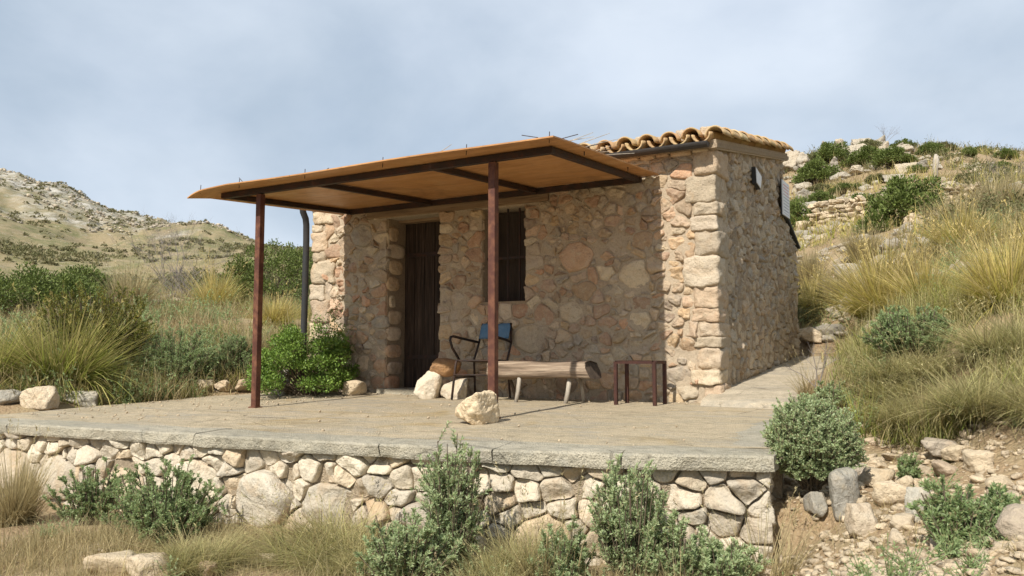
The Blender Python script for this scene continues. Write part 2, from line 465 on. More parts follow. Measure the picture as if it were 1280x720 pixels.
def mk_ply():
    s = NT('canopy_board')
    v = s.pos((1.2, 9.0, 9.0)); g = s.noise(1.0, 6, 0.6, v, 0.6); f = s.noise(4.0, 5, 0.7, v)
    st = s.noise(1.4, 7, 0.7, None, 0.8); sp = s.noise(14, 5, 0.7)
    col = s.ramp(g, [(0.3, (0.36, 0.165, 0.055)), (0.5, (0.48, 0.24, 0.088)), (0.7, (0.56, 0.30, 0.12))])
    col = s.mix(s.mr(f, 0.5, 0.34, 0, 0.5), col, (0.26, 0.12, 0.045))
    col = s.mix(s.mr(st, 0.55, 0.66, 0, 0.6), col, (0.25, 0.13, 0.06))
    col = s.mix(s.mr(st, 0.42, 0.32, 0, 0.45), col, (0.58, 0.38, 0.19))
    col = s.mix(s.mr(sp, 0.6, 0.7, 0, 0.5), col, (0.20, 0.10, 0.05))
    return s.bsdf(col, s.mr(st, 0.3, 0.7, 0.34, 0.6), s.bump(s.math('ADD', g, st), 0.1, 0.01), 0.45)
M['ply'] = mk_ply()
M['door'] = mk_wood('door_wood', (0.018, 0.012, 0.009), (0.045, 0.03, 0.021), (0.09, 0.062, 0.045), 2, 0.7, 1.4)
M['lintel'] = mk_wood('lintel_wood', (0.17, 0.105, 0.06), (0.25, 0.17, 0.10), (0.33, 0.23, 0.14), 0, 0.85)
M['log'] = mk_wood('weathered_log', (0.07, 0.05, 0.034), (0.25, 0.185, 0.13), (0.44, 0.35, 0.255), 0, 0.85, 1.1, 1.0)
M['end_shade_dark_leg'] = mk_wood('log_end_shade_dark_leg', (0.06, 0.045, 0.035), (0.10, 0.075, 0.055), (0.15, 0.11, 0.08), 2, 0.9, 1.0, 0.8)  # end face darkened in the colour to stand for shade; also one dark leg
M['pale_wood'] = mk_wood('bleached_wood', (0.28, 0.24, 0.19), (0.42, 0.37, 0.30), (0.52, 0.47, 0.39), 2, 0.9, 1.0, 0.9)
M['window_shade'] = mk_wood('window_interior_shade', (0.045, 0.034, 0.027), (0.06, 0.046, 0.036), (0.075, 0.058, 0.046), 2, 0.8, 1.0)  # near-black tone painted in for the shade inside the window opening
def mk_metal(name, c, rust, amt, rough=0.6):
    s = NT(name)
    a = s.noise(9, 6, 0.65); b = s.noise(60, 4, 0.6)
    col = s.mix(s.mr(a, 0.45, 0.62, 0, amt), c, rust)
    col = s.mix(s.mr(b, 0.4, 0.7, 0, 0.3), col, tuple(v * 0.5 for v in c))
    return s.bsdf(col, s.mr(a, 0.3, 0.7, rough - 0.1, rough + 0.2), s.bump(s.math('ADD', a, b), 0.25, 0.004), 0.35)
M['steel'] = mk_metal('painted_dark_steel', (0.028, 0.017, 0.013), (0.09, 0.035, 0.018), 0.5)
M['post'] = mk_metal('oxide_red_steel', (0.085, 0.03, 0.019), (0.19, 0.08, 0.042), 0.8)
M['chair_steel'] = mk_metal('chair_steel', (0.025, 0.017, 0.014), (0.09, 0.04, 0.02), 0.5)
M['table_steel'] = mk_metal('table_steel', (0.045, 0.016, 0.011), (0.11, 0.04, 0.02), 0.6)
M['gutter'] = mk_metal('gutter_metal', (0.03, 0.028, 0.027), (0.06, 0.05, 0.045), 0.4, 0.5)
M['pipe'] = mk_metal('downpipe_metal', (0.03, 0.031, 0.032), (0.055, 0.046, 0.04), 0.5, 0.75)
M['blue'] = mk_metal('blue_painted_board', (0.085, 0.185, 0.30), (0.16, 0.25, 0.34), 0.6, 0.5)
def mk_tile():
    s = NT('clay_tile')
    r = s.rnd()
    base = s.ramp(r, [(0.1, (0.42, 0.27, 0.14)), (0.4, (0.52, 0.37, 0.2)), (0.7, (0.46, 0.28, 0.15)), (0.95, (0.56, 0.44, 0.27))])
    a = s.noise(9, 6, 0.65); b = s.noise(50, 5, 0.7)
    col = s.mix(s.mr(a, 0.48, 0.66, 0, 0.75), base, (0.42, 0.34, 0.15))
    col = s.mix(s.mr(b, 0.5, 0.3, 0, 0.55), col, (0.16, 0.12, 0.075))
    return s.bsdf(col, 0.9, s.bump(s.math('ADD', a, b), 0.5, 0.01), 0.15)
M['tile'] = mk_tile()
def mk_sign():
    s = NT('printed_notice')
    t = s.n('ShaderNodeTexCoord'); sp = s.n('ShaderNodeSeparateXYZ'); s.put(sp.inputs[0], t.outputs['Generated'])
    y, z = sp.outputs[1], sp.outputs[2]
    rows = s.math('FRACT', s.math('MULTIPLY', z, 11.0))
    line = s.math('MULTIPLY', s.math('GREATER_THAN', rows, 0.45), s.math('LESS_THAN', rows, 0.85))
    cb = s.n('ShaderNodeCombineXYZ'); s.put(cb.inputs[0], s.math('MULTIPLY', y, 26.0)); s.put(cb.inputs[1], s.math('FLOOR', s.math('MULTIPLY', z, 11.0)))
    word = s.math('GREATER_THAN', s.noise(1.0, 1, 0.5, cb.outputs[0]), 0.45)
    inner = s.math('MULTIPLY', s.math('MULTIPLY', s.math('GREATER_THAN', y, 0.1), s.math('LESS_THAN', y, 0.9)), s.math('MULTIPLY', s.math('GREATER_THAN', z, 0.06), s.math('LESS_THAN', z, 0.93)))
    ink = s.math('MULTIPLY', s.math('MULTIPLY', line, word), inner)
    inkc = s.mix(s.math('GREATER_THAN', z, 0.6), (0.2, 0.22, 0.26), (0.6, 0.12, 0.1))
    col = s.mix(s.math('MULTIPLY', ink, 0.75), (0.72, 0.74, 0.76), inkc)
    return s.bsdf(col, 0.5, None, 0.4)
M['sign'] = mk_sign()
s_ = NT('white_enamel'); M['white'] = s_.bsdf(s_.mix(s_.mr(s_.noise(30, 4), 0.4, 0.6), (0.66, 0.68, 0.7), (0.75, 0.76, 0.77)), 0.5, None, 0.4)
s_ = NT('dark_plate'); M['dark'] = s_.bsdf(s_.mix(s_.noise(25, 4), (0.02, 0.022, 0.024), (0.05, 0.05, 0.05)), 0.6, None, 0.3)

def mk_ground():
    s = NT('dry_hillside_soil')
    a = s.noise(0.5, 6, 0.62, dist=0.5); b = s.noise(3.5, 7, 0.65); c = s.noise(28, 6, 0.7); far = s.noise(0.09, 7, 0.68, dist=0.6); lit = s.noise(75, 4, 0.7)
    peb = s.voro(34)
    col = s.mix(s.mr(a, 0.35, 0.65), (0.29, 0.20, 0.12), (0.37, 0.27, 0.16))
    col = s.mix(s.mr(b, 0.45, 0.65, 0, 0.7), col, (0.31, 0.26, 0.155))
    col = s.mix(s.mr(c, 0.46, 0.32, 0, 0.7), col, (0.12, 0.085, 0.05))
    col = s.mix(s.mr(lit, 0.55, 0.68, 0, 0.6), col, (0.40, 0.33, 0.21))
    col = s.mix(s.mr(peb, 0.22, 0.05, 0, 0.55), col, (0.46, 0.39, 0.29))
    # the far hillside: scrub and dry grass in patches, bare limestone higher up
    sp = s.n('ShaderNodeSeparateXYZ'); s.put(sp.inputs[0], s.g.outputs['Position'])
    fx = s.mr(sp.outputs[0], -30, -48)
    scrub = s.mix(s.mr(s.noise(0.30, 10, 0.75), 0.42, 0.58), (0.30, 0.24, 0.145), (0.17, 0.165, 0.08))
    scrub = s.mix(s.mr(s.noise(0.9, 8, 0.75), 0.5, 0.62, 0, 0.8), scrub, (0.30, 0.235, 0.135))
    bare = s.mix(s.mr(s.noise(0.55, 12, 0.85, s.pos((1, 1, 2.2))), 0.44, 0.56), (0.20, 0.18, 0.12), (0.50, 0.465, 0.40))
    scrub = s.mix(s.mr(s.noise(1.3, 10, 0.8), 0.57, 0.64, 0, 0.8), scrub, (0.48, 0.43, 0.34))
    hgt = s.math('ADD', s.mr(sp.outputs[2], 10, 24, 0, 1), s.mr(far, 0.3, 0.7, -0.45, 0.45))
    hill = s.mix(s.mr(hgt, 0.45, 0.75), scrub, bare)
    col = s.mix(fx, col, hill)
    h = s.math('ADD', s.math('MULTIPLY', b, 1.2), s.math('ADD', s.math('MULTIPLY', c, 0.5), s.math('MULTIPLY', peb, -0.5)))
    return s.bsdf(col, 0.97, s.bump(h, 0.7, 0.04), 0.05)
M['ground'] = mk_ground()

# ------------------------------------------------------------------ ground sheet
def build_ground():
    yaw = R(30.08)
    va = np.linspace(-R(42), R(42), 420)
    ra = np.linspace(R(42), 2 * math.pi - R(42), 90)[1:-1]
    ang = np.r_[va, ra]
    rad = np.r_[0.02, np.geomspace(0.35, 900, 330)]
    # extra rings where the terrace meets the soil
    rad = np.sort(np.r_[rad, np.linspace(3.0, 9.5, 150)])
    A, RR = np.meshgrid(ang, rad)
    dx = -np.sin(yaw) * np.cos(A) + np.cos(yaw) * np.sin(A)
    dy = np.cos(yaw) * np.cos(A) + np.sin(yaw) * np.sin(A)
    X = CAM[0] + dx * RR; Y = CAM[1] + dy * RR
    Z = ground_z(np.c_[X.ravel(), Y.ravel()])
    V = np.c_[X.ravel(), Y.ravel(), Z]
    na = len(ang); nr = len(rad)
    i = np.arange(nr - 1)[:, None] * na; j = np.arange(na)[None]; j2 = (j + 1) % na
    a = (i + j).ravel(); b = (i + j2).ravel(); c = (i + na + j2).ravel(); d = (i + na + j).ravel()
    F = np.r_[np.c_[a, c, b], np.c_[a, d, c]]
    o = obj('ground', V, F[:, [0, 2, 1]] if False else F, M['ground'], origin=(0, 0, 0))
    tag(o, 'dry stony hillside soil around the stone hut', kind='structure')
    return o
build_ground()

# ------------------------------------------------------------------ stones and rocks
def clip_poly(poly, n, d):
    """keep the side n.p <= d"""
    out = []
    for i in range(len(poly)):
        p, q = poly[i], poly[(i + 1) % len(poly)]
        a = n[0] * p[0] + n[1] * p[1] - d; b = n[0] * q[0] + n[1] * q[1] - d
        if a <= 0: out.append(p)
        if (a < 0 < b) or (b < 0 < a):
            t = a / (a - b); out.append((p[0] + (q[0] - p[0]) * t, p[1] + (q[1] - p[1]) * t))
    return out
def voronoi(sites, wts, bounds, near=26):
    S = np.array(sites); W_ = np.array(wts)
    x0, x1, y0, y1 = bounds
    cells = []
    for i in range(len(S)):
        poly = [(x0, y0), (x1, y0), (x1, y1), (x0, y1)]
        d2 = ((S - S[i]) ** 2).sum(1)
        for j in np.argsort(d2)[1:near]:
            n = S[j] - S[i]
            dd = (S[j] @ S[j] - S[i] @ S[i] + W_[i] - W_[j]) / 2
            poly = clip_poly(poly, n, dd)
            if len(poly) < 3: break
        cells.append(poly)
    return cells
def area_c(poly):
    a = cx = cy = 0
    for i in range(len(poly)):
        (x, y), (u, v) = poly[i], poly[(i + 1) % len(poly)]
        k = x * v - u * y; a += k; cx += (x + u) * k; cy += (y + v) * k
    a /= 2
    return (a, cx / (6 * a), cy / (6 * a)) if abs(a) > 1e-9 else (0, 0, 0)
def inset(poly, g):
    a, cx, cy = area_c(poly)
    for i in range(len(poly)):
        pass
    out = poly
    for i in range(len(poly)):
        p, q = poly[i], poly[(i + 1) % len(poly)]
        ex, ey = q[0] - p[0], q[1] - p[1]; L = math.hypot(ex, ey)
        if L < 1e-6: continue
        n = (ey / L, -ex / L) if a > 0 else (-ey / L, ex / L)
        out = clip_poly(out, n, n[0] * p[0] + n[1] * p[1] - g)
        if len(out) < 3: return []
    return out
def chaikin(poly, it=2, k=0.25):
    for _ in range(it):
        o = []
        for i in range(len(poly)):
            p, q = poly[i], poly[(i + 1) % len(poly)]
            o.append((p[0] * (1 - k) + q[0] * k, p[1] * (1 - k) + q[1] * k)); o.append((p[0] * k + q[0] * (1 - k), p[1] * k + q[1] * (1 - k)))
        poly = o
    return poly
def resample(poly, n):
    P = np.array(poly + [poly[0]]); L = np.r_[0, np.cumsum(np.hypot(*np.diff(P, axis=0).T))]
    t = np.linspace(0, L[-1], n, endpoint=False)
    return np.c_[np.interp(t, L, P[:, 0]), np.interp(t, L, P[:, 1])]
def ragged(poly, rng, amp, step=0.03):
    """break straight joints: subdivide the outline and push points about"""
    out = []
    for i in range(len(poly)):
        p, q = np.array(poly[i]), np.array(poly[(i + 1) % len(poly)])
        L = np.linalg.norm(q - p); m = max(1, int(L / step))
        for k in range(m):
            t = k / m; v = p + (q - p) * t
            out.append(tuple(v + rng.normal(0, amp, 2) * (0.4 if k == 0 else 1.0)))
    return out
def warped(poly, amp, freq, sd):
    # the same smooth field bends every joint, so neighbouring stones still fit
    P = np.array(ragged(poly, np.random.default_rng(0), 0.0, 0.03)); z = np.full(len(P), 3.7)
    P3 = np.c_[P * freq, z]
    return [tuple(v) for v in P + amp * np.c_[fbm(P3, sd, 2), fbm(P3 + 31.7, sd + 1, 2)]]
def cobble(poly, rng, depth, bulge, n=18, rough=0.25, k=0.2, proud=0.0, tilt=0.25, facets=0, it=2, rag=0.0, warp=None):
    """a face stone of a wall: (a, b, out) coordinates around the cell's centre"""
    if warp: poly = warped(poly, *warp)
    pl = chaikin(poly, it, k)
    if rag > 0: pl = ragged(pl, rng, rag)
    pts = resample(pl, n)
    c = pts.mean(0); rel = pts - c
    sz = math.sqrt(max(abs(area_c(poly)[0]), 1e-4))
    tx, ty = rng.normal(0, tilt, 2) * bulge / sz * 2
    if facets: rings = [(1.0, -depth), (1.0, 0.1), (0.94, 0.6), (0.82, 0.86), (0.6, 1.0), (0.32, 1.05)]
    else: rings = [(1.0, -depth), (1.0, 0.12), (0.93, 0.7), (0.74, 0.95), (0.4, 1.02)]
    NF = rng.normal(0, 0.8, (max(facets, 1), 2)); HF = rng.uniform(0.75, 1.15, max(facets, 1))
    V = []
    sd = int(rng.integers(1, 9999))
    for ri, (s_, h) in enumerate(rings):
        q = rel * s_
        if ri == 0:
            V.append(np.c_[q, np.full(n, -depth)]); continue
        nz = fbm(np.c_[(q + c) * (2.6 / sz), np.full(n, sd * 0.37)], sd, 3)
        hh = np.full(n, float(h))
        if facets:
            pl_ = np.min(HF[None] + (q / sz) @ NF.T, axis=1)
            hh = np.minimum(hh, np.maximum(pl_, 0.15 + 0.05 * ri))
        hh = bulge * (hh + nz * rough * min(1, h * 1.3)) + (q[:, 0] * tx + q[:, 1] * ty) * min(1, h * 1.2) + proud
        V.append(np.c_[q, hh])
    hc = 1.03
    if facets: hc = min(hc, HF.min())
    V.append(np.array([[0, 0, bulge * hc + proud]]))
    V = np.vstack(V)
    F = []
    for r in range(len(rings) - 1):
        for i in range(n):
            a, b = r * n + i, r * n + (i + 1) % n
            F += [(a, b, b + n), (a, b + n, a + n)]
    top = (len(rings) - 1) * n
    for i in range(n): F.append((top + i, top + (i + 1) % n, len(V) - 1))
    return c, V, np.array(F)
_ICO = {}
def ico(sub):
    if sub in _ICO: return _ICO[sub]
    t = (1 + 5 ** 0.5) / 2
    V = [(-1, t, 0), (1, t, 0), (-1, -t, 0), (1, -t, 0), (0, -1, t), (0, 1, t), (0, -1, -t), (0, 1, -t), (t, 0, -1), (t, 0, 1), (-t, 0, -1), (-t, 0, 1)]
    F = [(0, 11, 5), (0, 5, 1), (0, 1, 7), (0, 7, 10), (0, 10, 11), (1, 5, 9), (5, 11, 4), (11, 10, 2), (10, 7, 6), (7, 1, 8), (3, 9, 4), (3, 4, 2), (3, 2, 6), (3, 6, 8), (3, 8, 9), (4, 9, 5), (2, 4, 11), (6, 2, 10), (8, 6, 7), (9, 8, 1)]
    V = [np.array(v) / np.linalg.norm(v) for v in V]
    for _ in range(sub):
        mid = {}; G = []
        def m(a, b):
            k = (min(a, b), max(a, b))
            if k not in mid:
                v = V[a] + V[b]; V.append(v / np.linalg.norm(v)); mid[k] = len(V) - 1
            return mid[k]
        for a, b, c in F:
            x, y, z = m(a, b), m(b, c), m(c, a); G += [(a, x, z), (b, y, x), (c, z, y), (x, y, z)]
        F = G
    _ICO[sub] = (np.array(V), np.array(F))
    return _ICO[sub]
def rock_verts(seed, dims, sub=4, planes=13, rough=0.05, soft=14.0, sink=0.12, hmin=0.6):
    """an angular boulder: a random convex block with worn edges; base at z = 0 (slightly sunk)"""
    rng = np.random.default_rng(seed)
    D, F = ico(sub)
    N = rng.normal(size=(planes, 3)); N /= np.linalg.norm(N, axis=1)[:, None]
    N = np.vstack([N, np.eye(3), -np.eye(3)])
    h = np.r_[rng.uniform(hmin, 1.0, planes), rng.uniform(0.8, 1.0, 6)]
    q = np.maximum(D @ N.T, 1e-3) / h
    r = 1.0 / (np.power((q ** soft).sum(1), 1 / soft))
    V = D * r[:, None]
    V = V * (1 + rough * 2.2 * fbm(V * 1.7 + seed, seed, 3)[:, None] + rough * 0.8 * fbm(V * 6 + seed, seed + 5, 3)[:, None])
    V = V * np.array(dims) / 2
    V[:, 2] -= V[:, 2].min() + sink * dims[2]
    return V, F
def rock(name, x, y, dims, seed, mat, label, rz=0.0, z=None, cat='rock', group=None, tilt=(0, 0), planes=13, rough=0.05, sub=4, sink=0.1, soft=22.0, hmin=0.58):
    V, F = rock_verts(seed, dims, sub, planes, rough, soft, sink, hmin)
    if z is None: z = gz(x, y)
    me = raw_mesh(name, V, F, mat)
    o = bpy.data.objects.new(name, me); link(o, None, (x, y, z))
    o.rotation_euler = (tilt[0], tilt[1], rz)
    return tag(o, label, cat, group)

# ------------------------------------------------------------------ terrace, coping and retaining wall
def fz(y): return FS * y
def build_terrace():
    xs = np.linspace(-5.9, 1.3, 121); rows = 64
    V = []; F = []
    for i, x in enumerate(xs):
        ye = float(np.interp(x, EX, EY)) + 0.24
        for k in range(rows):
            t = k / (rows - 1)
            y = ye + (0.12 - ye) * t
            xr = np.interp(y, [-3.3, -0.4], [1.19, 0.79])
            xl = np.interp(y, [-4, -2.4, -0.9, 0.1], [-6.1, -6.1, -5.95, -5.65])
            X = xl + (xr - xl) * (x + 5.9) / 7.2
            V.append((X, y, fz(y)))
    V = np.array(V)
    V[:, 2] += 0.006 * fbm(np.c_[V[:, :2] * 1.6, V[:, 2] * 0], 21, 3)
    n = len(xs)
    for i in range(n - 1):
        for k in range(rows - 1):
            a = i * rows + k; F.append((a, a + rows, a + rows + 1, a + 1))
    o = obj('terrace_floor', V, F, M['floor'], origin=(-2.3, -1.8, -0.06))
    tag(o, 'rough tan concrete terrace in front of the hut', kind='structure')
    # body below, so the terrace is solid
    mb = MB()
    body = []
    for x, y in EDGE[1:]: body.append((x, y + 0.30))
    body += [(0.72, -0.35), (0.72, 0.05), (-5.5, 0.05), (-9.0, -2.8)]
    nb = len(body)
    Vb = [(x, y, -1.0) for x, y in body] + [(x, y, fz(y) - 0.03 if x > -6 else fz(y) - 0.35) for x, y in body]
    Fb = [tuple(range(nb, 2 * nb))] + [(i, (i + 1) % nb, nb + (i + 1) % nb, nb + i) for i in range(nb)]
    b = obj('terrace_core', np.array(Vb), Fb, M['fill_soil'], o, smooth=False)
    # coping pieces between the open joints
    cuts = [-9.0, -5.05, -2.885, -1.21, -0.40, 0.392, 1.235]
    rng = np.random.default_rng(4)
    for a, c in zip(cuts[:-1], cuts[1:]):
        L = c - a; nseg = max(6, int(L / 0.05))
        Vc = []; g = 0.001
        prof = [(0.33, -0.085), (-0.055, -0.088), (-0.062, -0.07), (-0.06, -0.012), (-0.045, 0.003), (0.08, 0.006), (0.25, 0.004), (0.33, -0.004)]
        dz = rng.normal(0, 0.0012); dy = rng.normal(0, 0.004)
        for i in range(nseg + 1):
            x = a + g + (L - 2 * g) * i / nseg
            ye = float(np.interp(x, EX, EY))
            nx = (np.interp(x + 0.1, EX, EY) - np.interp(x - 0.1, EX, EY)) / 0.2
            chip = 0.008 if i in (0, nseg) else 0.0
            for k, (py_, pz_) in enumerate(prof):
                Vc.append((x - nx * py_ * 0.8 + 0.5 * chip * (1 if i == 0 else -1) * (k in (2, 3, 4)), ye + py_ + dy, fz(ye) + pz_ + dz + (fz(ye + py_) - fz(ye)) * (k > 3)))
        Vc = np.array(Vc); pn = len(prof)
        nz = fbm(Vc * np.array([5, 5, 9]), 33, 3)
        Vc[:, 1] += 0.014 * nz + 0.03 * np.clip(fbm(Vc * np.array([9, 3, 12]) + 5, 38, 2) - 0.55, 0, 1); Vc[:, 2] += 0.006 * fbm(Vc * 4 + 9, 35, 3)
        Fc = []
        for i in range(nseg):
            for k in range(pn):
                p, q = i * pn + k, i * pn + (k + 1) % pn
                Fc.append((p, q, q + pn, p + pn))
        Fc.append(tuple(range(pn - 1, -1, -1))); Fc.append(tuple(nseg * pn + k for k in range(pn)))
        cs = obj('coping_slab', Vc, Fc, M['coping'], o, smooth=False)
    # right-hand end of the coping turning the corner
    Vc = []; prof = [(-0.33, -0.085), (0.05, -0.088), (0.055, -0.012), (0.04, 0.003), (-0.1, 0.006), (-0.33, -0.006)]
    ys = np.linspace(-2.92, -0.6, 30)
    for y in ys:
        xe = float(np.interp(y, [-3.3, -0.4], [1.20, 0.80]))
        for px_, pz_ in prof: Vc.append((xe + px_, y, fz(y) + pz_))
    Vc = np.array(Vc); Vc[:, 0] += 0.012 * fbm(Vc * 6, 36, 3); Vc[:, 2] += 0.006 * fbm(Vc * 4, 37, 3)
    pn = len(prof); Fc = []
    for i in range(len(ys) - 1):
        for k in range(pn):
            p, q = i * pn + k, i * pn + (k + 1) % pn
            Fc.append((p, p + pn, q + pn, q))
    Fc.append(tuple(range(pn))); Fc.append(tuple((len(ys) - 1) * pn + k for k in range(pn - 1, -1, -1)))
    obj('coping_slab', Vc, Fc, M['coping'], o, smooth=False)
    return o
build_terrace()

def build_retaining_wall():
    # arc-length along the front edge, from right (0) to left
    P = np.array([(x, y + 0.02) for x, y in EDGE[::-1] if x > -9.5])
    S = np.r_[0, np.cumsum(np.hypot(*np.diff(P, axis=0).T))]
    LEN = 7.9
    root = thing('retaining_wall', (-2.5, -3.8, -0.78), 'low dry stone retaining wall of pale boulders under the terrace edge', 'stone wall')
    def at(s_, out):
        x = np.interp(s_, S, P[:, 0]); y = np.interp(s_, S, P[:, 1])
        e_ = 0.15
        tx = np.interp(s_ + e_, S, P[:, 0]) - np.interp(s_ - e_, S, P[:, 0]); ty = np.interp(s_ + e_, S, P[:, 1]) - np.interp(s_ - e_, S, P[:, 1])
        l = np.hypot(tx, ty); nx, ny = -ty / l, tx / l          # s runs right->left, outside is toward the camera
        sg = np.where(ny > 0, -1, 1)
        return x + nx * out * sg, y + ny * out * sg
    zb, zt = -0.86, -0.185
    rng = np.random.default_rng(77)
    # backing of packed earth
    ss = np.linspace(0, LEN, 80); V = []; F = []
    for s0 in ss:
        x, y = at(s0, -0.025); V += [(x, y, zb - 0.1), (x, y, zt + 0.02)]
    for i in range(len(ss) - 1): F.append((2 * i, 2 * i + 2, 2 * i + 3, 2 * i + 1))
    obj('wall_core', np.array(V), F, M['fill_soil'], root)
    sites = []; wts = []
    def ok(s0, z0, rmin):
        return all((s0 - a) ** 2 + ((z0 - b) * 1.25) ** 2 > rmin ** 2 * (1 + w_ * 9) for (a, b), w_ in zip(sites, wts))
    # the large boulders one can see low in the wall
    for s0, z0, w_ in [(6.35, -0.52, 0.05), (5.72, -0.55, 0.05), (4.95, -0.53, 0.05), (4.22, -0.52, 0.065), (3.5, -0.56, 0.06), (2.9, -0.56, 0.04), (7.2, -0.58, 0.05), (2.2, -0.62, 0.03), (0.55, -0.64, 0.03), (1.35, -0.64, 0.03)]:
        sites.append((s0, z0)); wts.append(w_)
    for _ in range(6000):
        s0, z0 = rng.uniform(0, LEN), rng.uniform(zb, zt)
        if ok(s0, z0, 0.23 if rng.random() < 0.6 else 0.13): sites.append((s0, z0)); wts.append(rng.uniform(0, 0.004))
    sc = np.array(sites) * np.array([1, 1.25])
    cells = voronoi(sc.tolist(), wts, (0, LEN, zb * 1.25, zt * 1.25), 30)
    for k, poly in enumerate(cells):
        if len(poly) < 3: continue
        poly = [(a, b / 1.25) for a, b in poly]
        poly = inset(poly, 0.005)
        if len(poly) < 3: continue
        A, _, _ = area_c(poly)
        if abs(A) < 0.0015: continue
        sz = math.sqrt(abs(A))
        c, V, F = cobble(poly, rng, 0.14, min(0.11, 0.30 * sz) * rng.uniform(0.75, 1.2), 30, 0.25, 0.2, rng.uniform(-0.03, 0.025), 0.45, facets=5, it=1, rag=0.004, warp=(0.022, 7.0, 63))
        x, y = at(V[:, 0] + c[0], V[:, 2]); W = np.c_[x, y, V[:, 1] + c[1]]
        cx, cy = at(np.array([c[0]]), 0.0)
        obj('stone', W, F[:, [0, 2, 1]], M['ret_stone'], root, origin=(cx[0], cy[0], c[1]))
    # short return at the right end
    rng = np.random.default_rng(78)
    sites = []; wts = []
    for _ in range(1200):
        s0, z0 = rng.uniform(0, 1.5), rng.uniform(zb, zt)
        if ok(s0, z0, 0.17): sites.append((s0, z0)); wts.append(rng.uniform(0, 0.006))
    for poly in voronoi([(a, b * 1.25) for a, b in sites], wts, (0, 1.5, zb * 1.25, zt * 1.25)):
        poly = inset([(a, b / 1.25) for a, b in poly], 0.008) if len(poly) > 2 else []
        if len(poly) < 3 or abs(area_c(poly)[0]) < 0.003: continue
        c, V, F = cobble(poly, rng, 0.1, 0.06, 20, 0.25, 0.2, 0, 0.4, facets=4, it=1, rag=0.004)
        yy = -3.22 + V[:, 0] + c[0]; xe = np.interp(yy, [-3.3, -0.4], [1.20, 0.80]) - 0.03
        W = np.c_[xe + V[:, 2], yy, V[:, 1] + c[1]]
        obj('stone', W, F, M['ret_stone'], root)
build_retaining_wall()

def build_ramp():
    ys = np.r_[np.linspace(-0.34, 0.15, 14), np.linspace(0.25, 4.0, 40)]
    xs = np.linspace(-0.1, 0.86, 22)
    V = []
    for y in ys:
        for i, x in enumerate(xs):
            yy = y - 0.16 * max(0, x) if y < 0.5 else y
            z = np.interp(y, [-0.34, -0.325, -0.29, 0.1, 3.9], [-0.03, 0.035, 0.045, 0.13, 0.455])
            z += fz(yy) if y < -0.3 else 0
            V.append((x + (0.05 * math.sin(y * 2.1) if i > 15 else 0), yy, z - (0.12 if i == len(xs) - 1 else 0)))
    V = np.array(V); V[:, 2] += 0.010 * fbm(V * 3.1, 41, 3)
    n = len(xs); F = [(i * n + k, i * n + k + 1, i * n + n + k + 1, i * n + n + k) for i in range(len(ys) - 1) for k in range(n - 1)]
    tag(obj('ramp', V, F, M['ramp'], origin=(0.4, -0.3, 0)), 'pale concrete ramp climbing along the side wall of the hut', kind='structure')
build_ramp()

# ------------------------------------------------------------------ the hut
HX0, HD = -5.43, 3.25
DX0, DX1, DZ1 = -4.205, -3.365, 2.19          # door opening
WX0, WX1, WZ0, WZ1 = -2.78, -2.19, 1.065, 2.175   # window opening
hut = thing('stone_hut', (-2.7, 1.6, 0.0), 'small rubble stone hut with tiled roof, wooden door and barred window', 'hut')
def wall_panel(name, rects, mat, plane, thick):
    mb = MB()
    for (x0, x1, z0, z1) in rects:
        mb.box(((x0 + x1) / 2, plane + thick / 2, (z0 + z1) / 2), (x1 - x0, thick, z1 - z0))
    return mb
mb = wall_panel('front_wall', [(HX0, DX0, -0.1, 2.55), (DX0, DX1, DZ1, 2.55), (DX1, WX0, -0.1, 2.55), (WX0, WX1, -0.1, WZ0), (WX0, WX1, WZ1, 2.55), (WX1, -0.02, -0.1, 2.55)], None, 0.003, 0.45)
front = mb.build('front_wall', M['mortar'], hut)
